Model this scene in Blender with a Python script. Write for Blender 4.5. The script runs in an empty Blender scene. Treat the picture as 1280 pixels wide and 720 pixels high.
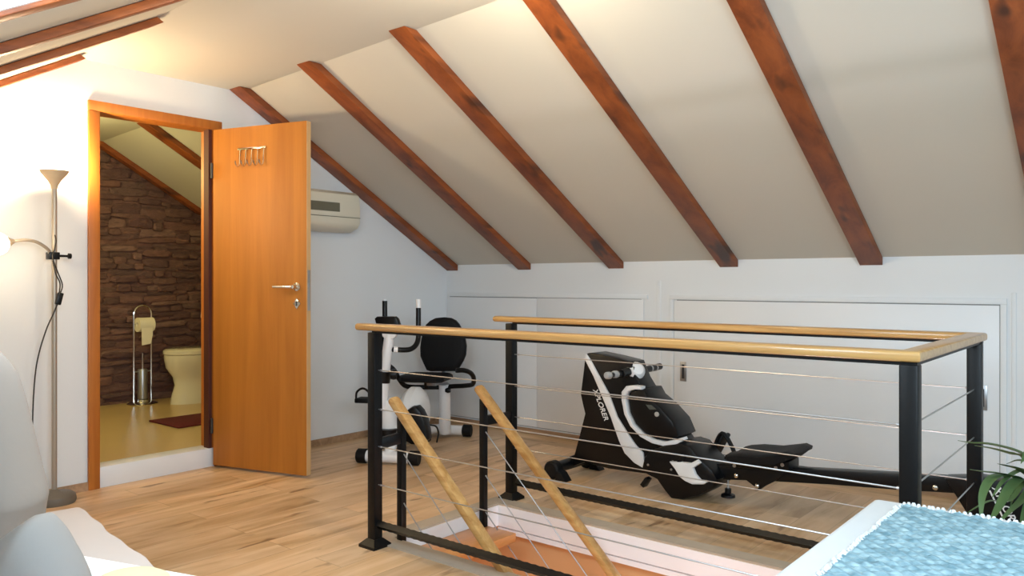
import bpy, bmesh, math, random
from mathutils import Vector, Matrix
random.seed(7)
PI = math.pi
S = bpy.context.scene
COL = S.collection

# ---------------------------------------------------------------- camera, world, lights, exposure
cam_d = bpy.data.cameras.new('camera'); cam = bpy.data.objects.new('camera', cam_d); COL.objects.link(cam)
cam.location = (0, 0, 1.11)
cam.rotation_euler = (PI / 2, 0, math.radians(39.3))
cam_d.sensor_width = 36.0
cam_d.lens = 993.0 / 1280.0 * 36.0
cam_d.shift_y = -7.0 / 1280.0
cam_d.clip_start = 0.02
S.camera = cam
S.view_settings.view_transform = 'Standard'
S.view_settings.look = 'None'
S.view_settings.exposure = 0.24
S.view_settings.gamma = 1.0
S.view_settings.use_curve_mapping = False
S.cycles.max_bounces = 10
S.cycles.diffuse_bounces = 6
S.cycles.use_denoising = True
S.cycles.sample_clamp_indirect = 6.0

W = bpy.data.worlds.new('sky'); S.world = W; W.use_nodes = True
W.node_tree.nodes['Background'].inputs[0].default_value = (0.75, 0.87, 1.0, 1)
W.node_tree.nodes['Background'].inputs[1].default_value = 1.0


def area(name, loc, target, sx, sy, power, color, spread=180):
    d = bpy.data.lights.new(name, 'AREA'); d.shape = 'RECTANGLE'; d.size = sx; d.size_y = sy
    d.energy = power; d.color = color; d.spread = math.radians(spread)
    o = bpy.data.objects.new(name, d); COL.objects.link(o); o.location = loc
    o.rotation_euler = (Vector(target) - Vector(loc)).to_track_quat('-Z', 'Y').to_euler()
    return o


def point(name, loc, power, color, r=0.05):
    d = bpy.data.lights.new(name, 'POINT'); d.energy = power; d.color = color; d.shadow_soft_size = r
    o = bpy.data.objects.new(name, d); COL.objects.link(o); o.location = loc
    return o


SKYC = (0.70, 0.87, 1.0)
area('daylight_gable_window', (4.10, 2.3, 1.15), (-2, 2.6, 0.9), 1.7, 1.7, 30, (0.46, 0.73, 1.0))
for wx, wd, pw in ((-1.45, 0.78, 36), (0.42, 1.0, 62), (1.9, 1.0, 10)):
    area('daylight_roof_window', (wx, 0.66, 1.675), (wx - 1.2, 3.2, 0.2), wd, 0.8, pw, SKYC)
point('stairwell_light', (-1.0, 2.75, -1.3), 55, (0.92, 0.92, 1.0), 0.15)
point('bathroom_light', (-5.6, 2.0, 1.9), 22.0, (1.0, 0.83, 0.34), 0.1)

# ---------------------------------------------------------------- materials
def lin(h):
    h = h.lstrip('#'); v = [int(h[i:i + 2], 16) / 255 for i in (0, 2, 4)]
    return tuple(c / 12.92 if c <= 0.04045 else ((c + 0.055) / 1.055) ** 2.4 for c in v) + (1,)


def mat(name, hexc, rough=0.5, metal=0.0, vary=0.06, scale=8.0, bump=0.0, bscale=60.0, coat=0.0, spec=0.5):
    m = bpy.data.materials.new(name); m.use_nodes = True; nt = m.node_tree; N = nt.nodes; Lk = nt.links
    b = N['Principled BSDF']; b.inputs['Roughness'].default_value = rough; b.inputs['Metallic'].default_value = metal
    b.inputs['Coat Weight'].default_value = coat
    b.inputs['Specular IOR Level'].default_value = spec
    tc = N.new('ShaderNodeTexCoord')
    nz = N.new('ShaderNodeTexNoise'); nz.inputs['Scale'].default_value = scale; nz.inputs['Detail'].default_value = 3
    Lk.new(tc.outputs['Object'], nz.inputs['Vector'])
    mx = N.new('ShaderNodeMix'); mx.data_type = 'RGBA'
    c = lin(hexc); mx.inputs[6].default_value = tuple(v * (1 - vary) for v in c[:3]) + (1,)
    mx.inputs[7].default_value = tuple(min(1, v * (1 + vary)) for v in c[:3]) + (1,)
    Lk.new(nz.outputs['Fac'], mx.inputs[0]); Lk.new(mx.outputs[2], b.inputs['Base Color'])
    if bump:
        n2 = N.new('ShaderNodeTexNoise'); n2.inputs['Scale'].default_value = bscale; n2.inputs['Detail'].default_value = 4
        Lk.new(tc.outputs['Object'], n2.inputs['Vector'])
        bp = N.new('ShaderNodeBump'); bp.inputs['Strength'].default_value = bump; bp.inputs['Distance'].default_value = 0.01
        Lk.new(n2.outputs['Fac'], bp.inputs['Height']); Lk.new(bp.outputs['Normal'], b.inputs['Normal'])
    return m


def wood(name, c_lo, c_hi, axis, rough=0.4, stretch=14.0, base=1.6, knots=None, coat=0.0):
    """grain stretched along one world axis: 0 x, 1 y, 2 z"""
    m = bpy.data.materials.new(name); m.use_nodes = True; nt = m.node_tree; N = nt.nodes; Lk = nt.links
    b = N['Principled BSDF']; b.inputs['Roughness'].default_value = rough; b.inputs['Coat Weight'].default_value = coat
    tc = N.new('ShaderNodeTexCoord'); mp = N.new('ShaderNodeMapping')
    sc = [stretch * base] * 3; sc[axis] = base; mp.inputs['Scale'].default_value = sc
    Lk.new(tc.outputs['Object'], mp.inputs['Vector'])
    nz = N.new('ShaderNodeTexNoise'); nz.inputs['Scale'].default_value = 1.0; nz.inputs['Detail'].default_value = 6
    nz.inputs['Roughness'].default_value = 0.6; nz.inputs['Distortion'].default_value = 0.6
    Lk.new(mp.outputs[0], nz.inputs['Vector'])
    cr = N.new('ShaderNodeValToRGB'); cr.color_ramp.elements[0].position = 0.32; cr.color_ramp.elements[1].position = 0.68
    cr.color_ramp.elements[0].color = lin(c_lo); cr.color_ramp.elements[1].color = lin(c_hi)
    Lk.new(nz.outputs['Fac'], cr.inputs['Fac'])
    out = cr.outputs['Color']
    if knots:
        mp2 = N.new('ShaderNodeMapping'); s2 = [9.0] * 3; s2[axis] = 1.3; mp2.inputs['Scale'].default_value = s2
        Lk.new(tc.outputs['Object'], mp2.inputs['Vector'])
        n2 = N.new('ShaderNodeTexNoise'); n2.inputs['Scale'].default_value = 1.0; n2.inputs['Detail'].default_value = 2
        Lk.new(mp2.outputs[0], n2.inputs['Vector'])
        r2 = N.new('ShaderNodeValToRGB'); r2.color_ramp.elements[0].position = 0.60; r2.color_ramp.elements[1].position = 0.72
        r2.color_ramp.elements[0].color = (0, 0, 0, 1); r2.color_ramp.elements[1].color = (1, 1, 1, 1)
        Lk.new(n2.outputs['Fac'], r2.inputs['Fac'])
        mx = N.new('ShaderNodeMix'); mx.data_type = 'RGBA'; mx.inputs[7].default_value = lin(knots)
        Lk.new(r2.outputs['Color'], mx.inputs[0]); Lk.new(out, mx.inputs[6]); out = mx.outputs[2]
    Lk.new(out, b.inputs['Base Color'])
    bp = N.new('ShaderNodeBump'); bp.inputs['Strength'].default_value = 0.12; bp.inputs['Distance'].default_value = 0.004
    Lk.new(nz.outputs['Fac'], bp.inputs['Height']); Lk.new(bp.outputs['Normal'], b.inputs['Normal'])
    return m


def emit(name, hexc, strength):
    m = bpy.data.materials.new(name); m.use_nodes = True; b = m.node_tree.nodes['Principled BSDF']
    b.inputs['Base Color'].default_value = lin(hexc); b.inputs['Emission Color'].default_value = lin(hexc)
    b.inputs['Emission Strength'].default_value = strength
    return m


def floor_mat():
    m = bpy.data.materials.new('oak_laminate'); m.use_nodes = True; nt = m.node_tree; N = nt.nodes; Lk = nt.links
    b = N['Principled BSDF']; b.inputs['Roughness'].default_value = 0.42
    tc = N.new('ShaderNodeTexCoord'); sx = N.new('ShaderNodeSeparateXYZ'); Lk.new(tc.outputs['Object'], sx.inputs[0])
    gt = N.new('ShaderNodeMath'); gt.operation = 'GREATER_THAN'; gt.inputs[1].default_value = 4.355; Lk.new(sx.outputs[1], gt.inputs[0])
    # along / across coordinates: boards run along y, except the border course by the low wall, which runs along x
    def mixf(a, c):
        x = N.new('ShaderNodeMix'); x.data_type = 'FLOAT'; Lk.new(gt.outputs[0], x.inputs[0]); Lk.new(a, x.inputs[2]); Lk.new(c, x.inputs[3]); return x.outputs[0]
    along = mixf(sx.outputs[1], sx.outputs[0]); across = mixf(sx.outputs[0], sx.outputs[1])
    cb = N.new('ShaderNodeCombineXYZ'); Lk.new(along, cb.inputs[0]); Lk.new(across, cb.inputs[1])
    br = N.new('ShaderNodeTexBrick'); br.offset = 0.42; br.offset_frequency = 2; br.squash = 1.0
    br.inputs['Scale'].default_value = 1.0; br.inputs['Brick Width'].default_value = 1.25; br.inputs['Row Height'].default_value = 0.165
    br.inputs['Mortar Size'].default_value = 0.0012; br.inputs['Mortar Smooth'].default_value = 0.3; br.inputs['Bias'].default_value = 0.0
    br.inputs['Color1'].default_value = (0, 0, 0, 1); br.inputs['Color2'].default_value = (1, 1, 1, 1); br.inputs['Mortar'].default_value = (0.3, 0.3, 0.3, 1)
    Lk.new(cb.outputs[0], br.inputs['Vector'])
    # long soft grain, shifted from board to board
    ad = N.new('ShaderNodeVectorMath'); ad.operation = 'MULTIPLY_ADD'; ad.inputs[1].default_value = (1.5, 9.0, 1.0)
    of = N.new('ShaderNodeCombineXYZ'); mu = N.new('ShaderNodeMath'); mu.operation = 'MULTIPLY'; mu.inputs[1].default_value = 13.0
    Lk.new(br.outputs['Color'], mu.inputs[0]); Lk.new(mu.outputs[0], of.inputs[0]); Lk.new(mu.outputs[0], of.inputs[2])
    Lk.new(cb.outputs[0], ad.inputs[0]); Lk.new(of.outputs[0], ad.inputs[2])
    nz = N.new('ShaderNodeTexNoise'); nz.inputs['Scale'].default_value = 1.0; nz.inputs['Detail'].default_value = 5
    nz.inputs['Roughness'].default_value = 0.55; nz.inputs['Distortion'].default_value = 0.8
    Lk.new(ad.outputs[0], nz.inputs['Vector'])
    cr = N.new('ShaderNodeValToRGB'); e = cr.color_ramp.elements
    e[0].position = 0.24; e[0].color = lin('#936f47'); e[1].position = 0.74; e[1].color = lin('#e6c8a2')
    e2 = e.new(0.42); e2.color = lin('#c8a47a'); e3 = e.new(0.55); e3.color = lin('#d6b48e')
    Lk.new(nz.outputs['Fac'], cr.inputs['Fac'])
    hs = N.new('ShaderNodeHueSaturation'); Lk.new(cr.outputs['Color'], hs.inputs['Color'])
    mr = N.new('ShaderNodeMapRange'); mr.inputs[3].default_value = 0.82; mr.inputs[4].default_value = 1.08
    Lk.new(br.outputs['Color'], mr.inputs[0]); Lk.new(mr.outputs[0], hs.inputs['Value'])
    mx = N.new('ShaderNodeMix'); mx.data_type = 'RGBA'; mx.inputs[7].default_value = lin('#5b3f24')
    mm = N.new('ShaderNodeMath'); mm.operation = 'MULTIPLY'; mm.inputs[1].default_value = 0.55
    Lk.new(br.outputs['Fac'], mm.inputs[0]); Lk.new(mm.outputs[0], mx.inputs[0]); Lk.new(hs.outputs['Color'], mx.inputs[6])
    # knots
    n2 = N.new('ShaderNodeTexNoise'); n2.inputs['Scale'].default_value = 1.0; n2.inputs['Detail'].default_value = 2
    a2 = N.new('ShaderNodeVectorMath'); a2.operation = 'MULTIPLY_ADD'; a2.inputs[1].default_value = (4.0, 13.0, 1.0)
    Lk.new(cb.outputs[0], a2.inputs[0]); Lk.new(of.outputs[0], a2.inputs[2]); Lk.new(a2.outputs[0], n2.inputs['Vector'])
    r2 = N.new('ShaderNodeValToRGB'); r2.color_ramp.elements[0].position = 0.66; r2.color_ramp.elements[1].position = 0.74
    r2.color_ramp.elements[0].color = (0, 0, 0, 1); r2.color_ramp.elements[1].color = (0.75, 0.75, 0.75, 1)
    Lk.new(n2.outputs['Fac'], r2.inputs['Fac'])
    m3 = N.new('ShaderNodeMix'); m3.data_type = 'RGBA'; m3.inputs[7].default_value = lin('#6f4d2e')
    Lk.new(r2.outputs['Color'], m3.inputs[0]); Lk.new(mx.outputs[2], m3.inputs[6])
    Lk.new(m3.outputs[2], b.inputs['Base Color'])
    bp = N.new('ShaderNodeBump'); bp.inputs['Strength'].default_value = 0.08; bp.inputs['Distance'].default_value = 0.004
    Lk.new(nz.outputs['Fac'], bp.inputs['Height']); Lk.new(bp.outputs['Normal'], b.inputs['Normal'])
    return m


def stone_mat():
    m = bpy.data.materials.new('stacked_stone'); m.use_nodes = True; nt = m.node_tree; N = nt.nodes; Lk = nt.links
    b = N['Principled BSDF']; b.inputs['Roughness'].default_value = 0.8
    g = N.new('ShaderNodeNewGeometry'); cr = N.new('ShaderNodeValToRGB'); e = cr.color_ramp.elements
    e[0].position = 0.0; e[0].color = lin('#5e453f'); e[1].position = 1.0; e[1].color = lin('#84655a')
    for p, c in ((0.3, '#654642'), (0.55, '#6a5049'), (0.8, '#78544a')):
        x = e.new(p); x.color = lin(c)
    Lk.new(g.outputs['Random Per Island'], cr.inputs['Fac'])
    tc = N.new('ShaderNodeTexCoord'); nz = N.new('ShaderNodeTexNoise'); nz.inputs['Scale'].default_value = 14; nz.inputs['Detail'].default_value = 6
    mp = N.new('ShaderNodeMapping'); mp.inputs['Scale'].default_value = (1, 1, 2.2)
    Lk.new(tc.outputs['Object'], mp.inputs[0]); Lk.new(mp.outputs[0], nz.inputs['Vector'])
    mr = N.new('ShaderNodeMapRange'); mr.inputs[3].default_value = 0.55; mr.inputs[4].default_value = 1.4; Lk.new(nz.outputs['Fac'], mr.inputs[0])
    hs = N.new('ShaderNodeHueSaturation'); Lk.new(cr.outputs['Color'], hs.inputs['Color']); Lk.new(mr.outputs[0], hs.inputs['Value'])
    Lk.new(hs.outputs['Color'], b.inputs['Base Color'])
    bp = N.new('ShaderNodeBump'); bp.inputs['Strength'].default_value = 0.8; bp.inputs['Distance'].default_value = 0.03
    Lk.new(nz.outputs['Fac'], bp.inputs['Height']); Lk.new(bp.outputs['Normal'], b.inputs['Normal'])
    return m


def weave_mat():
    m = bpy.data.materials.new('blue_weave'); m.use_nodes = True; nt = m.node_tree; N = nt.nodes; Lk = nt.links
    b = N['Principled BSDF']; b.inputs['Roughness'].default_value = 0.9
    tc = N.new('ShaderNodeTexCoord'); nz = N.new('ShaderNodeTexNoise'); nz.inputs['Scale'].default_value = 60; nz.inputs['Detail'].default_value = 4
    mp = N.new('ShaderNodeMapping'); mp.inputs['Scale'].default_value = (0.7, 1.4, 1); Lk.new(tc.outputs['Object'], mp.inputs[0])
    Lk.new(mp.outputs[0], nz.inputs['Vector'])
    cr = N.new('ShaderNodeValToRGB'); e = cr.color_ramp.elements
    e[0].position = 0.3; e[0].color = lin('#597a86'); e[1].position = 0.72; e[1].color = lin('#9bb5bd')
    x = e.new(0.5); x.color = lin('#7896a1')
    Lk.new(nz.outputs['Fac'], cr.inputs['Fac']); Lk.new(cr.outputs['Color'], b.inputs['Base Color'])
    return m


M = dict(
    wall=mat('white_plaster', '#e0e4e7', 0.85, vary=0.015, scale=2.0, bump=0.05, bscale=120),
    ceil=mat('ceiling_paint', '#cbc7bc', 0.85, vary=0.015, scale=2.0),
    panel=mat('white_lacquer', '#e2e5e8', 0.38, vary=0.01),
    groove=mat('shadow_gap_grey', '#8d9092', 0.7),
    lampbase=mat('dark_grey_lamp_base', '#6b655b', 0.5, 0.1),
    edge=mat('pale_beech_edge', '#c8a372', 0.5),
    gap_shade=mat('dark_red_brown_gap_shade', '#4a1d12', 0.6),
    steel=mat('brushed_steel', '#b4b5b7', 0.36, 0.9, vary=0.05),
    chrome=mat('chrome', '#dcd9d2', 0.12, 1.0, vary=0.03),
    darksteel=mat('dark_recess', '#3c3d3f', 0.5, 0.6),
    floor=floor_mat(),
    trimgrey=mat('grey_oak_trim', '#b0a291', 0.55, vary=0.12, scale=12),
    base=wood('baseboard_wood', '#8d6f52', '#b59576', 0, 0.5),
    beam=wood('stained_rafter', '#6e3412', '#9c5324', 1, 0.5, stretch=9, base=1.2, knots='#43200f'),
    beam_end=mat('rafter_end_grain', '#4a2b19', 0.7),
    door=wood('honey_beech_veneer', '#a0621a', '#b57426', 2, 0.6, stretch=18, base=0.6),
    jamb=wood('beech_frame', '#a65d1d', '#bd752c', 2, 0.45, stretch=16, base=1.0),
    rail=wood('varnished_handrail', '#a0743e', '#c39c63', 0, 0.3, stretch=16, base=2.2, knots='#8f632f', coat=0.3),
    iron=mat('black_iron', '#09090a', 0.42, 0.0, vary=0.25, scale=30, bump=0.06, bscale=35, spec=0.22),
    orange=mat('terracotta_paint', '#cb9f70', 0.28, vary=0.1, scale=3),
    tread=wood('stair_tread_wood', '#b5763f', '#cf9358', 1, 0.3, stretch=10, base=2.0),
    white=mat('white_enamel', '#e6e6e8', 0.32, vary=0.02),
    plastic=mat('white_plastic', '#e4e5e6', 0.3, vary=0.02),
    black=mat('black_plastic', '#08080a', 0.36, vary=0.2, scale=40, spec=0.3),
    blackmatte=mat('black_upholstery', '#08080a', 0.6, vary=0.2, scale=60, bump=0.1, bscale=200, spec=0.25),
    grip=mat('grey_grip', '#a7a7a5', 0.5),
    lcd=mat('grey_display', '#4d524f', 0.2),
    print=mat('white_print', '#e8e8e8', 0.5),
    ac=mat('ivory_plastic', '#d9d4c2', 0.4, vary=0.02),
    acvent=mat('vent_grey', '#6d6a58', 0.6),
    stone=stone_mat(),
    tile=mat('beige_floor_tile', '#c9ae78', 0.3, vary=0.06, scale=3),
    ceramic=mat('ivory_ceramic', '#e3ddc6', 0.12, vary=0.02, coat=0.3),
    paper=mat('tissue_paper', '#efe6c8', 0.9),
    bathmat=mat('dark_red_pile', '#5e1a18', 0.95, vary=0.2, scale=40, bump=0.5, bscale=200),
    towel=mat('white_terry', '#e9e5da', 0.95, bump=0.4, bscale=150),
    lampgrey=mat('silver_paint', '#a89f92', 0.4, 0.5),
    shade=mat('frosted_shade', '#b9a58a', 0.6),
    cable=mat('dark_cable', '#2c2a27', 0.5),
    bulb=emit('glowing_bulb', '#fff0cf', 25.0),
    pillow=mat('white_pillow_cloth', '#968a80', 0.8, vary=0.02, bump=0.08, bscale=40),
    pillow2=mat('pale_grey_pillow_cloth', '#a6a19d', 0.8, vary=0.02, bump=0.08, bscale=40),
    sheet=mat('rose_white_sheet', '#c2b6af', 0.85, vary=0.02, bump=0.1, bscale=30),
    blanket=mat('bright_white_blanket', '#f4f7f5', 0.9, vary=0.01, bump=0.1, bscale=60),
    beige=mat('beige_cushion_cloth', '#cfc39e', 0.85, vary=0.06, scale=20, bump=0.1, bscale=120),
    bedsheet=mat('pale_bed_sheet', '#cfd6dc', 0.85, vary=0.015, bump=0.06, bscale=40),
    bedbase=mat('bed_base_wood', '#a98763', 0.5, vary=0.1),
    weave=weave_mat(),
    fringe=mat('white_cotton_fringe', '#cfd5d9', 0.95),
    leaf=mat('strap_leaf_green', '#4f6a40', 0.42, vary=0.4, scale=9),
    leafstem=mat('plant_stem', '#55573a', 0.7),
    pot=mat('dark_clay_pot', '#4a3b33', 0.7),
    soil=mat('potting_soil', '#2b211a', 0.95, vary=0.3, bump=0.6, bscale=80),
)

# ---------------------------------------------------------------- builders
ROOT = {}


class MB:
    def __init__(s): s.bm = bmesh.new()

    def face(s, pts):
        return s.bm.faces.new([s.bm.verts.new(p) for p in pts])

    def box(s, x0, x1, y0, y1, z0, z1, bev=0.0, mtx=None, seg=2):
        r = bmesh.ops.create_cube(s.bm, size=1.0); vs = r['verts']
        for v in vs:
            v.co = Vector(((x0 + x1) / 2 + v.co.x * (x1 - x0), (y0 + y1) / 2 + v.co.y * (y1 - y0), (z0 + z1) / 2 + v.co.z * (z1 - z0)))
        geo = vs
        if bev:
            es = list({e for v in vs for e in v.link_edges})
            rr = bmesh.ops.bevel(s.bm, geom=es, offset=bev, segments=seg, affect='EDGES', profile=0.5)
            geo = list({v for f in rr['faces'] for v in f.verts} | {v for v in vs if v.is_valid})
        if mtx is not None:
            for v in geo: v.co = mtx @ v.co
        return s

    def bar(s, p0, p1, w, h, up=(0, 0, 1), bev=0.0):
        p0, p1 = Vector(p0), Vector(p1); d = (p1 - p0); ln = d.length; d.normalize()
        up = Vector(up); side = up.cross(d)
        if side.length < 1e-4: side = Vector((1, 0, 0)).cross(d)
        side.normalize(); u = d.cross(side)
        m = Matrix((side, d, u)).transposed().to_4x4(); m.translation = (p0 + p1) / 2
        return s.box(-w / 2, w / 2, -ln / 2, ln / 2, -h / 2, h / 2, bev, m)

    def tube(s, path, r, seg=10, caps=True, closed=False, squash=1.0):
        P = [Vector(p) for p in path]; n = len(P); rs = r if isinstance(r, (list, tuple)) else [r] * n
        rings = []; prev = None
        for i, p in enumerate(P):
            if closed: t = P[(i + 1) % n] - P[i - 1]
            else: t = P[min(i + 1, n - 1)] - P[max(i - 1, 0)]
            t.normalize()
            if prev is None:
                a = Vector((0, 0, 1)) if abs(t.z) < 0.9 else Vector((1, 0, 0))
                x = a.cross(t).normalized()
            else:
                x = prev - t * prev.dot(t); x.normalize()
            prev = x; y = t.cross(x)
            rings.append([s.bm.verts.new(p + (x * math.cos(2 * PI * k / seg) + y * math.sin(2 * PI * k / seg) * squash) * rs[i]) for k in range(seg)])
        m = n if closed else n - 1
        for i in range(m):
            a, b = rings[i], rings[(i + 1) % n]
            for k in range(seg): s.bm.faces.new((a[k], a[(k + 1) % seg], b[(k + 1) % seg], b[k]))
        if caps and not closed:
            s.bm.faces.new(rings[0][::-1]); s.bm.faces.new(rings[-1])
        return s

    def lathe(s, prof, org=(0, 0, 0), axis=(0, 0, 1), seg=28, mtx=None):
        q = Vector((0, 0, 1)).rotation_difference(Vector(axis)).to_matrix(); o = Vector(org); rings = []
        def put(c): return s.bm.verts.new((mtx @ c) if mtx is not None else o + q @ c)
        for r, z in prof:
            if r < 1e-5: rings.append([put(Vector((0, 0, z)))])
            else: rings.append([put(Vector((r * math.cos(2 * PI * k / seg), r * math.sin(2 * PI * k / seg), z))) for k in range(seg)])
        for a, b in zip(rings, rings[1:]):
            for k in range(seg):
                k2 = (k + 1) % seg
                if len(a) == 1 and len(b) == 1: continue
                if len(a) == 1: s.bm.faces.new((a[0], b[k2], b[k]))
                elif len(b) == 1: s.bm.faces.new((a[k], a[k2], b[0]))
                else: s.bm.faces.new((a[k], a[k2], b[k2], b[k]))
        return s

    def prism(s, pts, vec, bev=0.0):
        vec = Vector(vec); A = [s.bm.verts.new(p) for p in pts]; Bv = [s.bm.verts.new(Vector(p) + vec) for p in pts]; n = len(pts)
        fs = [s.bm.faces.new(A), s.bm.faces.new(Bv[::-1])]
        for i in range(n): fs.append(s.bm.faces.new((A[(i + 1) % n], A[i], Bv[i], Bv[(i + 1) % n])))
        bmesh.ops.recalc_face_normals(s.bm, faces=fs)
        if bev:
            es = list({e for f in fs[:2] for e in f.edges})
            bmesh.ops.bevel(s.bm, geom=es, offset=bev, segments=2, affect='EDGES', profile=0.5, clamp_overlap=True)
        return s

    def loft(s, rings, closed=True, caps=True):
        R = [[s.bm.verts.new(p) for p in r] for r in rings]; n = len(R[0])
        for a, b in zip(R, R[1:]):
            for k in range(n if closed else n - 1): s.bm.faces.new((a[k], a[(k + 1) % n], b[(k + 1) % n], b[k]))
        if caps: s.bm.faces.new(R[0][::-1]); s.bm.faces.new(R[-1])
        return s

    def build(s, name, m, parent=None, local=False, smooth=38):
        bmesh.ops.triangulate(s.bm, faces=[f for f in s.bm.faces if len(f.verts) > 4])
        bmesh.ops.recalc_face_normals(s.bm, faces=s.bm.faces[:])
        if parent is not None and not local:
            s.bm.transform(ROOT[parent.name].inverted())
        me = bpy.data.meshes.new(name); s.bm.to_mesh(me); s.bm.free()
        me.materials.append(m if not isinstance(m, str) else M[m])
        me.polygons.foreach_set('use_smooth', [True] * len(me.polygons)); me.set_sharp_from_angle(angle=math.radians(smooth))
        o = bpy.data.objects.new(name, me); COL.objects.link(o)
        if parent is not None:
            o.parent = parent; ROOT[o.name] = ROOT[parent.name]
        else: ROOT[o.name] = Matrix.Identity(4)
        return o


def thing(name, label, cat, loc, rotz=0.0, group=None):
    o = bpy.data.objects.new(name, None); COL.objects.link(o); o.empty_display_size = 0.1
    o.location = loc; o.rotation_euler = (0, 0, rotz)
    ROOT[o.name] = Matrix.Translation(Vector(loc)) @ Matrix.Rotation(rotz, 4, 'Z')
    o['label'] = label; o['category'] = cat; o['kind'] = 'thing'
    if group: o['group'] = group
    return o


def tag(o, label, cat, group=None, kind='thing'):
    o['label'] = label; o['category'] = cat; o['kind'] = kind
    if group: o['group'] = group
    return o


def struct(o):
    o['kind'] = 'structure'; return o


def smooth_path(pts, n=6, closed=False):
    P = [Vector(p) for p in pts]; out = []; N = len(P)
    for i in range(N if closed else N - 1):
        p1, p2 = P[i], P[(i + 1) % N]
        p0 = P[i - 1] if (closed or i > 0) else p1 * 2 - p2
        p3 = P[(i + 2) % N] if (closed or i + 2 < N) else p2 * 2 - p1
        for k in range(n):
            t = k / n
            out.append(0.5 * ((2 * p1) + (p2 - p0) * t + (2 * p0 - 5 * p1 + 4 * p2 - p3) * t * t + (3 * p1 - p0 - 3 * p2 + p3) * t ** 3))
    if not closed: out.append(P[-1])
    return out


def xz(pts, y): return [(x, y, z) for x, z in pts]
def yz(pts, x): return [(x, y, z) for y, z in pts]


def ribbon(pts, widths):
    """closed 2D outline of a strip following pts"""
    P = [Vector((a, b)) for a, b in pts]; l, r = [], []
    for i, p in enumerate(P):
        t = (P[min(i + 1, len(P) - 1)] - P[max(i - 1, 0)]).normalized(); n = Vector((-t.y, t.x))
        l.append(p + n * widths[i] / 2); r.append(p - n * widths[i] / 2)
    return [tuple(v) for v in l + r[::-1]]


def lettering(txt, size, mtx, m, parent, name='lettering', extrude=0.0008, shear=0.25):
    cu = bpy.data.curves.new('text', 'FONT'); cu.body = txt; cu.size = size; cu.extrude = extrude; cu.shear = shear; cu.offset = size * 0.012
    t = bpy.data.objects.new('text', cu); COL.objects.link(t)
    dg = bpy.context.evaluated_depsgraph_get(); me = bpy.data.meshes.new_from_object(t.evaluated_get(dg))
    bpy.data.objects.remove(t); bpy.data.curves.remove(cu)
    me.name = name; me.materials.clear(); me.materials.append(M[m])
    me.transform(ROOT[parent.name].inverted() @ mtx)
    o = bpy.data.objects.new(name, me); COL.objects.link(o); o.parent = parent; ROOT[o.name] = ROOT[parent.name]
    return o


# ================================================================ THE ROOM
XD, YK, ZK = -4.44, 4.60, 1.248        # door wall, low wall, height of the low wall
T30 = math.tan(math.radians(29.6)); SL = 0.568
XR, XB = 4.2, -6.68                    # far gable and bathroom stone wall
YL = -0.30                             # low wall behind the viewpoint
def zc(x): return 2.2965 + 0.0247 * (x + 4.4)
def ycr(x): return YK - (zc(x) - ZK) / T30
YCL, ZCL = 1.775, 2.30
def zl(x): return zc(x)
def ycl(x): return YCL
ZL = ZCL - SL * (YCL - YL)

# floor with the stair opening cut out
OX0, OX1, OY0, OY1 = -2.57, -0.52, 2.335, 3.03
f = MB()
for a, b_, c, d in ((XD, OX0, YL, YK), (OX1, XR, YL, YK), (OX0, OX1, YL, OY0), (OX0, OX1, OY1, YK)):
    f.box(a, b_, c, d, -0.02, 0.0)
struct(f.build('floor', 'floor'))
# white edge of the floor slab round the opening
f = MB()
f.box(OX0 - 0.03, OX0 + 0.004, OY0, OY1, -0.105, -0.0205); f.box(OX0, OX1, OY1 - 0.004, OY1 + 0.03, -0.105, -0.0205)
f.box(OX0, OX1, OY0 - 0.03, OY0 + 0.004, -0.105, -0.0205); f.box(OX1 - 0.004, OX1 + 0.03, OY0, OY1, -0.105, -0.0205)
f.box(OX0, OX1, OY1 - 0.002, OY1 + 0.02, -0.135, -0.112)
f.box(OX0 - .001, OX0 + .006, OY0, OY1, -0.0205, -0.002); f.box(OX0, OX1, OY1 - .006, OY1 + .001, -0.0205, -0.002)
struct(f.build('trim_1', 'white'))
# flat grey-brown wood strip on the floor round the opening
f = MB(); w = 0.085
f.box(OX0 - w, OX0, OY0 - w, OY1 + w, 0.0, 0.007); f.box(OX0, OX1, OY1, OY1 + w, 0.0, 0.007); f.box(OX0, OX1, OY0 - w, OY0, 0.0, 0.007)
struct(f.build('trim_2', 'trimgrey'))
# stairwell below
f = MB()
f.box(OX0 - 0.6, OX1 + 0.3, OY1 + 0.06, OY1 + 0.12, -2.6, -0.11)
f.box(OX0 - 0.66, OX0 - 0.6, OY0 - 0.4, OY1 + 0.12, -2.6, -0.11); f.box(OX1 + 0.24, OX1 + 0.3, OY0 - 0.4, OY1 + 0.12, -2.6, -0.11)
f.box(OX0 - 0.6, OX1 + 0.3, OY0 - 0.46, OY0 - 0.4, -2.6, -0.11)
struct(f.build('wall_stairwell', 'orange'))
f = MB(); f.box(OX0 - 0.66, OX1 + 0.3, OY0 - 0.46, OY1 + 0.12, -2.66, -2.6); struct(f.build('floor_lower', 'tile'))
f = MB()
f.box(OX0 - 0.6, OX0 - .03, OY0 - .4, OY1 + .06, -.105, -.03); f.box(OX1 + .03, OX1 + .24, OY0 - .4, OY1 + .06, -.105, -.03)
f.box(OX0 - .03, OX1 + .03, OY0 - .4, OY0 - .03, -.105, -.03); f.box(OX0 - .03, OX1 + .03, OY1 + .03, OY1 + .06, -.105, -.03)
struct(f.build('ceiling_stairwell', 'wall'))

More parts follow.
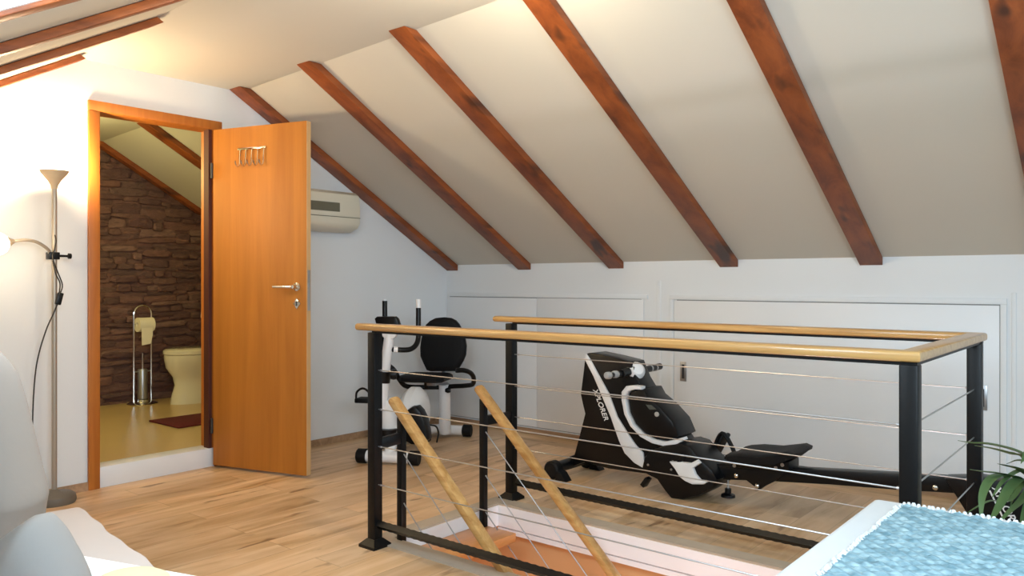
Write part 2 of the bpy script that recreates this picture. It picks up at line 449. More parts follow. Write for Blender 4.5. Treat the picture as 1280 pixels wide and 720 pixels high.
# low wall on the far side, and behind the viewpoint, both running on into the bathroom
f = MB(); f.box(XB - 0.1, XR, YK, YK + 0.12, -0.1, ZK + 0.02); struct(f.build('wall_back', 'wall'))
f = MB(); f.box(XB - 0.1, XR, YL - 0.12, YL, -0.1, ZL + 0.10); struct(f.build('wall_front', 'wall'))

# ceiling: two slopes and a narrow flat strip
f = MB(); n = 24; th = 0.09
xs = [XB - 0.1 + (XR + 0.1 - XB + 0.1) * i / n for i in range(n + 1)]
prof = [[(x, YK + 0.12, ZK - 0.12 * T30), (x, ycr(x), zc(x)), (x, ycl(x), zl(x)), (x, YL - 0.12, ZL - 0.12 * SL + (zl(x) - ZCL))] for x in xs]
prof = [r + [(p[0], p[1], p[2] + th) for p in r[::-1]] for r in prof]
f.loft(prof); struct(f.build('ceiling', 'ceil', smooth=5))

# door wall (gable) with the bathroom door opening
DY0, DY1, DZ = 1.905, 2.562, 2.03
WT = 0.12
def gable(x0, x1, cuts, name, m):
    g = MB()
    def top(y, x): return min(zc(x), ZK + (YK - y) * T30, zl(x) - SL * (ycl(x) - y)) + 0.02
    x = x0
    for ya, yb, za, zb in cuts:
        ys = [ya] + [v for v in (ycl(x), ycr(x)) if ya < v < yb] + [yb]
        if zb is None: up = [(x, y, top(y, x)) for y in ys[::-1]]
        else: up = [(x, yb, zb), (x, ya, zb)]
        g.prism([(x, ya, za), (x, yb, za)] + up, (x1 - x0, 0, 0))
    return struct(g.build(name, m))
gable(XD, XD - WT, [(YL, DY0 - .02, -0.1, None), (DY1 + .02, YK, -0.1, None), (DY0 - .02, DY1 + .02, DZ + .02, None), (DY0 - .02, DY1 + .02, -.1, 0.0)], 'wall_left', 'wall')
# right gable with a big window (out of frame, where the daylight comes in)
gable(XR, XR + 0.12, [(YL, 1.4, -0.1, None), (3.2, YK, -0.1, None), (1.4, 3.2, 2.0, None), (1.4, 3.2, -.1, 0.25)], 'wall_right', 'wall')
f = MB()
for a, b_, c, d in ((1.4, 3.2, .25, .31), (1.4, 3.2, 1.94, 2.0), (1.4, 1.46, .31, 1.94), (3.14, 3.2, .31, 1.94), (2.27, 2.33, .31, 1.94)):
    f.box(XR + 0.03, XR + 0.09, a, b_, c, d)
struct(f.build('window_1', 'white'))
# roof window in the low slope beside the viewpoint
yw, zw = 0.66, ZCL - SL * (YCL - 0.66) - .01
ang = math.atan(SL)
for k_, (wx, wd) in enumerate(((-1.45, .42), (0.42, .55), (1.9, .55))):
    f = MB(); R0 = Matrix.Translation((wx, yw, zw + .027 * (wx + 4.4))) @ Matrix.Rotation(ang, 4, 'X')
    for a, b_, c, d in ((-wd, wd, -.5, -.42), (-wd, wd, .42, .5), (-wd, -wd + .05, -.42, .42), (wd - .05, wd, -.42, .42)):
        f.box(a, b_, c, d, -.03, .02, 0, R0)
    struct(f.build('window_%d' % (k_ + 2), 'white'))

# baseboards
f = MB(); f.box(XD, XD + .014, YL, 1.845, 0, .045); f.box(XD, XD + .014, 2.62, YK, 0, .045); struct(f.build('baseboard_left', 'base'))
f = MB(); f.box(XD + .014, XR, YK - .014, YK, 0, .04); struct(f.build('baseboard_back', 'base'))

# ---------------------------------------------------------------- rafters
def rafter(x, side, label, w=0.118, d=0.045):
    g = MB(); x0 = x - w / 2
    if side > 0:
        z1 = zc(x); prof = [(YK, ZK), (ycr(x), z1), (ycr(x) - d / T30, z1), (YK - (1.205 + d - ZK) / -T30 if 0 else YK - (1.205 - (ZK - d)) / T30, 1.205), (YK, 1.205)]
    else:
        z1 = zc(x); y1 = ycl(x); dz = 0.034; ye = y1 + dz / SL - .05
        yb = YL; zb = z1 - SL * (y1 - yb)
        prof = [(yb, zb), (ye - .03, z1 - SL * (y1 - ye + .03)), (ye, z1 - SL * (y1 - ye) - dz), (yb, zb - dz)]
    jig = [(y, z - 0.001) for y, z in prof]
    g.prism([(x0, y, z) for y, z in jig], (w, 0, 0), bev=0.004)
    o = g.build('roof_beam', 'beam'); tag(o, label, 'beam', 'roof beams on the far slope' if side > 0 else 'roof beams on the near slope')
    return o
for x, lb in ((-4.378, 'stained roof beam running down against the door wall behind the open door'),
              (-3.645, 'stained roof beam on the far slope, next one right of the open door'),
              (-2.855, 'stained roof beam on the far slope ending above the left cupboard'),
              (-2.05, 'stained roof beam on the far slope ending above the gap between both cupboards'),
              (-1.23, 'reddish roof beam on the far slope ending above the wide cupboard'),
              (-0.395, 'dark stained roof beam cut by the right photo edge')):
    rafter(x, 1, lb)
for x, lb in ((-4.36, 'short roof beam nearest the torch lamp, glowing orange in its light'),
              (-3.55, 'brown roof beam at upper left with its pointed end in view'),
              (-2.70, 'long brown roof beam crossing the upper left corner'),
              (-1.90, 'roof beam cut by the top left photo corner')):
    rafter(x, -1, lb, w=0.11)

# ---------------------------------------------------------------- bathroom behind the door
BF = 0.11
f = MB(); f.box(XB - .1, XD - 0.006, YL, YK, -0.02, BF); struct(f.build('floor_bathroom', 'tile'))
f = MB(); f.box(XD - WT, XD + 0.006, DY0 - .018, DY1 + .018, 0.0, BF + .002, 0.003); struct(f.build('trim_3', 'panel'))
f = MB(); f.box(XB - .12, XB - .004, YL, YK, -0.1, 2.4)
rs = random.Random(3); z = BF - .02
while z < 2.4:
    h = rs.uniform(0.03, 0.075); y = 1.2 + rs.uniform(-.2, 0)
    while y < YK:
        l = rs.uniform(0.07, 0.34); p = rs.uniform(0.002, 0.036)
        hh = h * rs.uniform(.75, 1.25); zo = z + rs.uniform(-.018, .018); cy, cz = y + l / 2, zo + hh / 2
        if cz + hh / 2 < min(ZK + (YK - y - l) * T30, zc(XB)) and y + l < YK and cz - hh / 2 > BF - .03:
            nn = 12; out = []; tl = rs.uniform(-.06, .06)
            for k in range(nn):
                a = 2 * PI * (k + .5) / nn; e_ = rs.uniform(.90, 1.04)
                py_ = l / 2 * math.copysign(abs(math.cos(a)) ** .45, math.cos(a)) * e_; pz_ = hh / 2 * math.copysign(abs(math.sin(a)) ** .5, math.sin(a)) * e_
                out.append((py_, pz_ + py_ * tl))
            rings = []
            for xo, sc in ((-.05, 1.06), (p * .5, 1.02), (p * .85, .93), (p, .72)):
                rings.append([(XB + xo, cy + a_ * sc, max(BF - .01, cz + b2 * sc)) for a_, b2 in out])
            f.loft(rings)
        y += l * .97
    z += h * .95
struct(f.build('wall_bathroom', 'stone'))
f = MB(); f.box(XB, XD - WT, 1.0, 1.1, BF, 2.4); struct(f.build('wall_bathroom_side', 'wall'))
def brafter(x, lb, w):
    o = rafter(x, 1, lb, w=w); o['group'] = 'roof beams in the bathroom'
brafter(XB + .075, 'dark roof beam along the top of the bathroom stone wall', 0.07)
brafter(-5.70, 'roof beam across the bathroom ceiling, seen through the doorway', 0.115)

# toilet paper and brush stand
t = thing('toilet_paper_stand', 'chrome stand with paper roll and brush by the bathroom stone wall', 'stand', (-6.48, 3.126, BF))
f = MB(); f.lathe([(0, 0), (.115, 0), (.118, .008), (.10, .018), (0.05, .022), (.045, .04), (0, .045)], (-6.48, 3.126, BF)); f.build('base', 'chrome', t)
f = MB(); rr = .072
arc = [(-6.48, 3.126 - rr, BF + .02), (-6.48, 3.126 - rr, BF + .4), (-6.48, 3.126 - rr, BF + .72)]
arc += [(-6.48, 3.126 - rr * math.cos(a), BF + .74 + rr * math.sin(a)) for a in [PI * k / 10 for k in range(11)]]
arc += [(-6.48, 3.126 + rr, BF + .72), (-6.48, 3.126 + rr, BF + .4), (-6.48, 3.126 + rr, BF + .02)]
f.tube(arc, .007, 8); f.build('frame', 'chrome', t)
f = MB(); f.tube([(-6.48, 3.126 - rr, BF + .27), (-6.48, 3.126 + rr, BF + .27)], .006, 8)
f.lathe([(0, 0), (.036, 0), (.038, .01), (.038, .235), (.034, .245), (0, .247)], (-6.48, 3.126, BF + .045)); f.build('brush_holder', 'steel', t)
f = MB(); f.tube([(-6.48, 3.126, BF + .28), (-6.48, 3.126, BF + .42)], [.009, .006], 8); f.build('brush_handle', 'chrome', t)
f = MB(); f.tube([(-6.47, 3.126 - rr, BF + .655), (-6.47, 3.126 + rr, BF + .655)], .008, 8); f.build('roll_bar', 'chrome', t)
r_ = thing('toilet_roll', 'cream toilet roll hanging on the chrome stand', 'toilet roll', (-6.44, 3.126, BF + .655))
f = MB(); f.lathe([(.02, -.062), (.058, -.062), (.058, .062), (.02, .062), (.02, -.062)], (-6.44, 3.126, BF + .655), (0, 1, 0)); f.build('roll', 'paper', r_)
f = MB(); f.loft([[(-6.392, 3.076, BF + .66), (-6.388, 3.076, BF + .66), (-6.388, 3.166, BF + .66), (-6.392, 3.166, BF + .66)],
                  [(-6.392, 3.076, BF + .57), (-6.386, 3.076, BF + .57), (-6.386, 3.166, BF + .57), (-6.392, 3.166, BF + .57)],
                  [(-6.396, 3.08, BF + .49), (-6.39, 3.08, BF + .49), (-6.388, 3.15, BF + .50), (-6.394, 3.15, BF + .50)]]); f.build('loose_sheet', 'paper', r_)

# toilet
TX = -6.28; TY = 3.22
t = thing('toilet', 'ivory ceramic toilet seen past the right door jamb', 'toilet', (TX, TY + .3, BF))
def oval(cy, a, b, z, n=28, egg=0.0):
    return [(TX + b * math.cos(2 * PI * k / n), TY + cy + a * math.sin(2 * PI * k / n) * (1 + egg * (math.sin(2 * PI * k / n) < 0)), z) for k in range(n)]
f = MB()
f.loft([oval(.30, .255, .125, BF), oval(.30, .25, .12, BF + .05), oval(.31, .23, .105, BF + .15), oval(.30, .235, .115, BF + .22),
        oval(.27, .26, .16, BF + .30), oval(.25, .25, .185, BF + .37), oval(.25, .25, .19, BF + .405)]); f.build('bowl', 'ceramic', t)
f = MB(); f.loft([oval(.245, .245, .185, BF + .407), oval(.245, .252, .192, BF + .414), oval(.245, .252, .192, BF + .44), oval(.245, .235, .175, BF + .452)]); f.build('lid', 'ceramic', t)
f = MB(); f.box(TX - .19, TX + .19, TY + .50, TY + .68, BF + .38, BF + .78, .03); f.build('tank', 'ceramic', t)
f = MB(); f.box(-5.62, -5.2, 2.755, 3.25, BF, BF + .014, .006); tag(f.build('bath_mat', 'bathmat'), 'dark red bath mat on the bathroom floor', 'bath mat')
# towel on a hook on the stone wall
t = thing('towel', 'white towel hanging at the right edge of the bathroom doorway', 'towel', (-6.58, 3.83, 1.18))
f = MB(); f.tube([(-6.66, 3.83, 1.20), (-6.58, 3.83, 1.20), (-6.575, 3.83, 1.22)], .008, 8); f.build('hook', 'chrome', t)
f = MB(); rg = []
for z, wd in ((1.20, .02), (1.16, .05), (1.05, .09), (.93, .115), (.80, .125), (.79, .12)):
    rg.append([(-6.575 + .025 * math.sin(k * 1.9) * (wd / .12) + (.02 if k < 8 else -.02), 3.83 + wd * math.cos(2 * PI * k / 16), z) for k in range(16)])
f.loft(rg); f.build('cloth', 'towel', t)

# ---------------------------------------------------------------- door frame and door leaf
t = thing('doorway', 'honey beech frame around the bathroom doorway', 'doorway', (XD, 2.22, 0)); t['kind'] = 'thing'
f = MB(); f.box(XD, XD + .018, 1.845, DY0, 0, DZ, .004); f.box(XD - WT, XD + .001, DY0 - .019, DY0, BF, DZ); f.build('jamb', 'jamb', t)
f = MB(); f.box(XD, XD + .014, DY1 + .012, 2.622, 0, DZ, .003); f.box(XD - WT, XD + .001, DY1, DY1 + .019, BF, DZ); f.build('jamb', 'jamb', t)
f = MB(); f.box(XD - .05, XD + .004, DY1 - .022, DY1 - .001, BF, DZ); f.build('gap_shade', 'gap_shade', t)  # dark strip whose colour stands in for the shadow between leaf and jamb
f = MB(); f.box(XD, XD + .018, 1.845, 2.622, DZ, DZ + .055, .004); f.box(XD - WT, XD + .001, DY0 - .019, DY1 + .019, DZ, DZ + .019); f.build('head', 'jamb', t)

HX, HY = XD + .032, 2.553
ang = math.atan2(2.7375 - HY, -3.749 - HX); LW = 0.69
D = Matrix.Translation((HX, HY, 0)) @ Matrix.Rotation(ang, 4, 'Z')     # leaf: local x along the leaf, -y the side seen
t = thing('door_leaf', 'open honey beech door leaf with a chrome lever handle', 'door', (HX, HY, 0), ang)
f = MB(); f.box(0, LW, 0, .038, .015, 2.025, .002); f.build('panel', 'door', t, local=True)
for z in (.25, 1.78):
    f = MB(); f.lathe([(0, -.045), (.008, -.045), (.008, .045), (0, .045)], (-.006, -.004, z), seg=12); f.build('hinge', 'darksteel', t, local=True)
f = MB(); hx, hz = LW - .065, 1.085
f.lathe([(0, 0), (.024, 0), (.024, .006), (.012, .009), (.011, .045), (0, .045)], (hx, 0, hz), (0, -1, 0))
f.tube([(hx, -.042, hz), (hx - .03, -.046, hz), (hx - .135, -.044, hz)], [.011, .010, .009], 10); f.build('lever_handle', 'chrome', t, local=True)
f = MB(); kz = .99; f.prism([(hx + .0, -.0, kz + .032), (hx + .026, 0, kz), (hx, 0, kz - .032), (hx - .026, 0, kz)], (0, -.006, 0), .002); kp = f.build('key_plate', 'chrome', t, local=True)
f = MB(); f.box(hx - .004, hx + .004, -.009, -.006, kz - .014, kz + .012); f.build('keyhole', 'darksteel', kp, local=True)
f = MB(); f.box(LW, LW + .0015, .001, .037, .016, 2.024); f.build('edge_band', 'edge', t, local=True)
f = MB(); f.box(LW + .001, LW + .003, .008, .030, .95, 1.18); f.build('latch_plate', 'steel', t, local=True)
f = MB(); f.box(LW + .001, LW + .010, .013, .025, 1.08, 1.105, .003); f.build('latch', 'steel', t, local=True)
# row of hooks screwed to the leaf
HB = D @ Vector((0.305, 0, 1.86))
t = thing('hook_rack', 'chrome coat hook bar on the upper door leaf', 'hook rack', HB, ang)
f = MB(); f.box(-.105, .105, -.014, 0, .028, .040, .002); f.build('bar', 'chrome', t, local=True)
for i in range(5):
    x = -.088 + i * .044
    f = MB(); f.tube(smooth_path([(x, -.008, .03), (x, -.012, -.02), (x, -.014, -.055), (x, -.028, -.072), (x, -.044, -.062), (x, -.05, -.045)], 4), .0035, 8)
    f.lathe([(0, -.006), (.006, 0), (0, .006)], (x, -.05, -.043), seg=10); f.build('hook', 'chrome', t, local=True)

# ---------------------------------------------------------------- air conditioner
t = thing('air_conditioner', 'ivory split air conditioner on the wall behind the door', 'air conditioner', (XD, 3.1, 1.45))
f = MB(); ax = XD
pr = [(ax, 1.455), (ax + .10, 1.452), (ax + .17, 1.475), (ax + .195, 1.51), (ax + .198, 1.62), (ax + .185, 1.70), (ax + .15, 1.722), (ax, 1.724)]
f.prism([(x, 2.72, z) for x, z in pr], (0, .83, 0), .012); f.build('body', 'ac', t)
f = MB()
for k in range(5): f.box(ax + .193, ax + .202, 2.80, 3.37, 1.585 + k * .011, 1.590 + k * .011)
f.box(ax + .18, ax + .199, 2.80, 3.37, 1.58, 1.64); f.build('grille', 'acvent', t)
f = MB(); f.box(ax + .19, ax + .203, 3.09, 3.097, 1.578, 1.642); f.build('grille_divider', 'ac', t)
f = MB(); f.box(ax + .19, ax + .2005, 2.73, 3.545, 1.545, 1.549); f.build('seam', 'acvent', t)

# ---------------------------------------------------------------- cupboards in the low wall
def cupboard(label, x0, x1, zt, doors, pulls, sides=True):
    t = thing('wall_cupboard', label, 'cupboard', ((x0 + x1) / 2, YK, 0), group='white cupboards in the low wall')
    f = MB(); y0 = YK - .012
    f.box(x0 - (.03 if sides else 0), x1 + .03, y0, YK, zt, zt + .03, .002)
    if sides: f.box(x0 - .03, x0 - .002, y0 + .002, YK, .04, zt, .002); f.box(x1 + .002, x1 + .03, y0 + .002, YK, .04, zt, .002)
    f.build('frame', 'wall', t)
    f = MB(); f.box(x0 + .02, x1 + (.002 if sides else -.02), YK - .004, YK, .05, zt - .0); f.build('gap', 'groove', t)
    for i, (a, b_, dy) in enumerate(doors):
        f = MB(); f.box(a + .0012, b_ - .0012, YK - .009 - dy, YK - .004, .055, zt - (.006 if i == 0 else .0035), .0012); dr = f.build('door', 'panel', t)
        for px, pz in pulls:
            if a < px < b_:
                f = MB(); yy = YK - .010 - dy
                f.box(px - .022, px + .022, yy - .003, yy, pz - .062, pz + .062, .001); h = f.build('handle', 'steel', dr)
                f = MB(); f.box(px - .009, px + .009, yy - .0042, yy - .003, pz - .045, pz + .045); f.build('handle_recess', 'darksteel', h)
cupboard('white flush two-door cupboard in the low wall behind the exercise bike', -4.424, -2.64, 1.0, [(-4.424, -3.525, 0), (-3.525, -2.64, .0)], [(-2.684, .545)], False)
cupboard('wide white single-panel cupboard in the low wall behind the railing end', -2.42, -.625, 1.0, [(-2.42, -.625, 0)], [(-2.352, .545), (-.70, .53)])
f = MB(); f.box(-.575, -.555, YK - .006, YK, .04, 1.06, .003); struct(f.build('trim_4', 'wall'))
f = MB(); f.box(-2.545, -2.515, YK - .004, YK, .04, 1.12, .002); struct(f.build('trim_5', 'wall'))

# ---------------------------------------------------------------- ceiling lamp (above the top photo edge)
CLX, CLY = -2.0, 2.15
t = thing('ceiling_lamp', 'small round ceiling lamp on the flat ceiling strip', 'lamp', (CLX, CLY, 2.36))
f = MB(); f.lathe([(0, 2.364), (.07, 2.364), (.07, 2.345), (.03, 2.335), (.02, 2.30), (0, 2.30)], (CLX, CLY, 0)); f.build('base', 'steel', t)
f = MB(); f.lathe([(0, 2.30), (.03, 2.295), (.045, 2.27), (.03, 2.24), (0, 2.235)], (CLX, CLY, 0)); f.build('bulb', 'bulb', t)
point('ceiling_lamp_light', (CLX, CLY, 2.17), 23, (1.0, 0.83, 0.58), 0.05)

# ---------------------------------------------------------------- floor lamp
LX, LY = -4.315, 1.635
t = thing('floor_lamp', 'silver torch floor lamp with a reading arm, left of the doorway', 'lamp', (LX, LY, 0))
f = MB(); f.lathe([(0, 0), (.095, 0), (.10, .015), (.096, .038), (.08, .05), (.03, .056), (.014, .07), (0, .07)], (LX, LY, 0)); f.build('base', 'lampbase', t)
f = MB(); f.tube([(LX, LY, .05), (LX, LY, 1.60)], .0125, 12); f.build('pole', 'lampgrey', t)
f = MB(); f.lathe([(.014, 1.58), (.018, 1.60), (.03, 1.62), (.062, 1.66), (.068, 1.672), (.064, 1.672), (.028, 1.63), (.0, 1.615)], (LX, LY, 0)); f.build('torch_shade', 'shade', t)
f = MB(); f.lathe([(0, 1.618), (.012, 1.622), (.018, 1.64), (.014, 1.655), (0, 1.66)], (LX, LY, 0), seg=14); f.build('bulb', 'bulb', t)
f = MB(); f.box(LX - .03, LX + .02, LY - .03, LY + .02, 1.225, 1.262, .004); f.tube([(LX, LY + .015, 1.244), (LX + .006, LY + .065, 1.244)], .006, 8); f.lathe([(0, -.01), (.014, -.006), (.014, .006), (0, .01)], (LX + .006, LY + .07, 1.244), (0, 1, 0), seg=12); f.build('clamp', 'black', t)
RB = Vector((-4.280,1.369,1.292))
f = MB(); arm = smooth_path([(LX, LY - .02, 1.25), (-4.300,1.600,1.274), (-4.290,1.549,1.307), (-4.280,1.492,1.316), (-4.280,1.423,1.306)], 5)
f.tube(arm, .008, 8); f.build('arm', 'lampgrey', t)
f = MB(); a0 = Vector((-4.280,1.430,1.306)); dr = (RB - a0).normalized()
f.lathe([(.0, -.012), (.010, -.012), (.016, 0), (.026, .012), (.03, .028), (.0, .02)], a0, dr, seg=16); f.build('arm_socket', 'lampgrey', t)
f = MB(); f.lathe([(0, -.055), (.02, -.05), (.04, -.036), (.054, -.01), (.054, .012), (.04, .038), (.02, .052), (0, .055)], RB, (0, 0, 1), seg=20); f.build('globe_bulb', emit('glowing_globe', '#fff1d2', 6.0), t)
f = MB()
f.tube(smooth_path([(-4.315,1.632,1.364), (-4.295,1.635,1.323), (-4.300,1.630,1.275), (-4.290,1.618,1.234), (-4.290,1.641,1.162), (-4.290,1.663,1.098), (-4.290,1.652,1.050)], 5), .0035, 6)
f.tube(smooth_path([(-4.290,1.618,1.218), (-4.280,1.630,1.150), (-4.280,1.648,1.106), (-4.280,1.644,1.050)], 5), .0035, 6)
f.tube(smooth_path([(-4.290,1.641,1.002), (-4.300,1.622,0.946), (-4.320,1.600,0.874), (-4.340,1.575,0.762), (-4.360,1.563,0.642), (-4.370,1.556,0.442), (-4.380,1.556,0.120)], 5), .0035, 6)
cbl = f.build('cord', 'cable', t)
f = MB(); f.bar((-4.290,1.656,1.058), (-4.290,1.641,0.998), .026, .022, (1, 0, 0), .005); f.build('foot_switch', 'black', cbl)
point('torch_lamp_light', (LX, LY, 1.70), 38, (1.0, 0.74, 0.44), 0.05)
point('reading_lamp_light', tuple(RB + Vector((.10, 0, 0))), 3.0, (1.0, 0.74, 0.42), 0.05)

# ---------------------------------------------------------------- stair railing (one welded frame)
YN, YF, XLp, XRp = 2.223, 3.153, -2.545, -0.50
t = thing('stair_railing', 'black iron stair railing with wooden handrails and thin steel wires', 'railing', ((XLp + XRp) / 2, YN, 0))
ZR = .921
def rail(p0, p1, w=.058, h=.030, ex=True):
    g = MB(); g.bar(p0, p1, w, h, (0, 0, 1), .010); return g.build('handrail', 'rail', t)
prf = []
for a in range(24):
    ca, sa = math.cos(2 * PI * a / 24), math.sin(2 * PI * a / 24)
    prf.append((.030 * math.copysign(abs(ca) ** .45, ca), .015 * math.copysign(abs(sa) ** .55, sa)))
stn = [((-2.665, YN), (0, 1), .80), ((-2.655, YN), (0, 1), 1), ((XRp, YN), (-1, 1), 1), ((XRp, YF), (-1, -1), 1), ((-2.68, YF), (0, -1), 1), ((-2.69, YF), (0, -1), .80)]
g = MB(); g.loft([[(px + q * ox * k, py + q * oy * k, ZR + zz * k) for q, zz in prf] for (px, py), (ox, oy), k in stn]); g.build('handrail', 'rail', t)
g = MB(); g.bar((XLp - .02, YN, .902), (XRp + .02, YN, .902), .034, .008); g.bar((XLp - .02, YF, .902), (XRp + .02, YF, .902), .034, .008); g.bar((XRp, YN, .902), (XRp, YF, .902), .034, .008)
g.build('flat_bar', 'iron', t)
for x, y in ((XLp - .02, YN), (XLp - .04, YF), (XRp, YN), (XRp, YF - .02)):
    g = MB(); g.box(x - .0225, x + .0225, y - .0225, y + .0225, 0.0, .90, .004); p = g.build('post', 'iron', t)
    g = MB(); s1, s2 = .048, .024
    g.loft([[(x - s1, y - s1, 0), (x + s1, y - s1, 0), (x + s1, y + s1, 0), (x - s1, y + s1, 0)], [(x - s1, y - s1, .012), (x + s1, y - s1, .012), (x + s1, y + s1, .012), (x - s1, y + s1, .012)],
            [(x - s2, y - s2, .035), (x + s2, y - s2, .035), (x + s2, y + s2, .035), (x - s2, y + s2, .035)]]); g.build('base_plate', 'iron', p)
def hammered(p0, p1, r, name):
    p0, p1 = Vector(p0), Vector(p1); n = int((p1 - p0).length / .018)
    g = MB(); g.tube([p0.lerp(p1, k / n) for k in range(n + 1)], [r * (1 + .06 * (-1) ** k) for k in range(n + 1)], 4); return g.build(name, 'iron', t, smooth=10)
hammered((XLp, YN, .095), (XRp, YN, .095), .0182, 'bottom_bar'); hammered((XLp, YF, .09), (XRp, YF, .078), .0182, 'bottom_bar'); hammered((XRp, YN, .09), (XRp, YF, .085), .0182, 'bottom_bar')
for z in (.742, .578, .422, .262):
    for p0, p1 in (((XLp - .01, YN, z), (XRp, YN, z)), ((XLp - .02, YF, z), (XRp, YF, z)), ((XRp, YN, z), (XRp, YF, z))):
        g = MB(); g.tube([p0, p1], .0024, 6)
        for q in (p0, p1): g.lathe([(0, -.005), (.0045, -.004), (.0045, .004), (0, .005)], (Vector(q) + (Vector(p1) - Vector(p0)).normalized() * (.028 if q == p0 else -.028)), Vector(p1) - Vector(p0), seg=8)
        g.build('wire', 'steel', t)
# the two stair rails going down, on their own thinner posts
YI, YO = 2.335, 2.872
for y, yp, xp, ztop, zb in ((YI + .005, YN, XLp - .02, .607, -.065), (YO, YF, XLp - .04, .606, -.066)):
    x0 = -2.585 if y < 2.6 else -2.565; s = -.953; xe = -1.35
    g = MB(); g.bar((x0, y, ztop), (xe, y, ztop + s * (xe - x0)), .052, .036, (0, 0, 1), .013); g.build('handrail', 'rail', t)
    xq = -2.528; zt = ztop + s * (xq - x0) - .02
    g = MB(); g.box(xq - .015, xq + .015, y - .015, y + .015, zb, zt, .003); g.build('post', 'iron', t)
    g = MB(); g.bar((xp, yp, .425), (xq, y, .445), .03, .045, (0, 0, 1), .003); g.build('bracket', 'iron', t)
    for dz in (.175, .385, .56):
        z0 = zt + .03 - dz
        g = MB(); g.tube([(xq, y, z0), (xe, y, z0 + s * (xe - xq))], .0026, 6); g.build('wire', 'steel', t)

# stair treads under the opening
for k in range(4):
    x0 = OX0 + .006 + k * .205; z1 = -.065 - k * .196
    f = MB(); f.box(x0, x0 + .22, YI - .0 + .006, 2.895, z1 - .042, z1, .004)
    o = f.build('stair_tread', 'tread')
    tag(o, ('top stair tread of orange wood just under the floor opening', 'second stair tread from the top', 'third stair tread from the top', 'fourth stair tread from the top', 'fifth stair tread from the top', 'sixth stair tread from the top', 'lowest stair tread, deep in the stairwell')[k], 'stair tread', 'wooden stair treads')

# ---------------------------------------------------------------- rowing machine
RY = 3.80
t = thing('rowing_machine', 'black and white rowing machine with a long seat rail, behind the railing', 'rowing machine', (-1.7, RY, 0))
f = MB(); f.prism(xz([(-2.513,0.696),(-2.499,0.712),(-2.467,0.716),(-2.336,0.700),(-2.220,0.681),(-2.180,0.595),(-2.131,0.527),(-2.017,0.411),(-1.925,0.301),(-1.889,0.252),(-2.017,0.118),(-2.131,0.092),(-2.362,0.084),(-2.597,0.103),(-2.553,0.241),(-2.515,0.371),(-2.531,0.424),(-2.545,0.477),(-2.526,0.605)], 3.72), (0, .15, 0), .006); f.build('shroud', 'black', t)
sh = [(-2.501,0.709),(-2.478,0.684),(-2.415,0.592),(-2.352,0.500),(-2.296,0.376),(-2.235,0.299),(-2.181,0.237),(-2.137,0.204),(-2.123,0.118),(-2.191,0.143),(-2.250,0.187),(-2.286,0.250),(-2.316,0.320),(-2.337,0.370),(-2.394,0.479),(-2.452,0.589),(-2.510,0.679)]
f = MB(); f.prism(xz(sh, 3.708), (0, .014, 0), .003); f.build('stripe', 'plastic', t)
lp = [(-2.134,0.550),(-2.173,0.551),(-2.218,0.541),(-2.240,0.515),(-2.241,0.476),(-2.227,0.406),(-2.193,0.348),(-2.134,0.301),(-2.067,0.278),(-1.997,0.272),(-1.937,0.288),(-1.888,0.313)]
lw = [.016, .022, .03, .03, .026, .022, .02, .02, .022, .024, .026, .014]
f = MB(); f.prism(xz(ribbon(lp, lw), 3.683), (0, .05, 0), .004); f.build('trim_loop', 'plastic', t)
f = MB(); f.prism(xz([(-2.212,0.523),(-2.172,0.543),(-2.124,0.545),(-2.100,0.507),(-2.033,0.463),(-1.955,0.393),(-1.918,0.319),(-1.982,0.286),(-2.048,0.282),(-2.119,0.307),(-2.177,0.351),(-2.212,0.411),(-2.224,0.479)], 3.695), (0, .21, 0), .02); col = f.build('column_cover', 'black', t)
f = MB(); f.prism(xz([(-2.108,0.465),(-2.075,0.467),(-2.047,0.446),(-2.085,0.441)], 3.688), (0, .008, 0)); f.build('display', 'lcd', col)
f = MB(); f.lathe([(0, -.004), (.012, -.004), (.013, .002), (0, .006)], (-2.043,3.690,0.421), (0, -1, 0), seg=16); f.build('knob', 'grip', col)
f = MB(); f.prism(xz([(-2.134,0.109),(-2.115,0.187),(-2.077,0.235),(-1.993,0.271),(-1.902,0.291),(-1.848,0.281),(-1.796,0.228),(-1.727,0.178),(-1.697,0.135),(-1.735,0.082),(-1.800,0.035),(-1.893,0.001),(-1.956,-0.004),(-1.997,0.034),(-2.039,0.081)], 3.675), (0, .25, 0), .02); wh = f.build('flywheel_housing', 'black', t)
for p in ((-1.942,3.675,0.191), (-1.951,3.675,0.149), (-2.086,3.675,0.154)): f = MB(); f.lathe([(0, -.002), (.006, -.002), (.006, .003), (0, .004)], p, (0, -1, 0), seg=10); f.build('bolt', 'steel', wh)
f = MB(); f.prism(xz([(-1.955,0.191),(-1.896,0.199),(-1.834,0.202),(-1.799,0.223),(-1.782,0.208),(-1.821,0.178),(-1.808,0.148),(-1.782,0.124),(-1.739,0.123),(-1.765,0.105),(-1.826,0.095),(-1.865,0.105),(-1.896,0.122),(-1.923,0.159)], 3.655), (0, .03, 0), .008); f.build('fairing', 'plastic', t)
f = MB(); f.prism(xz([(-2.128,0.045),(-2.099,0.086),(-2.080,0.078),(-2.108,0.032)], 3.66), (0, .05, 0), .004); f.build('lever', 'black', t)
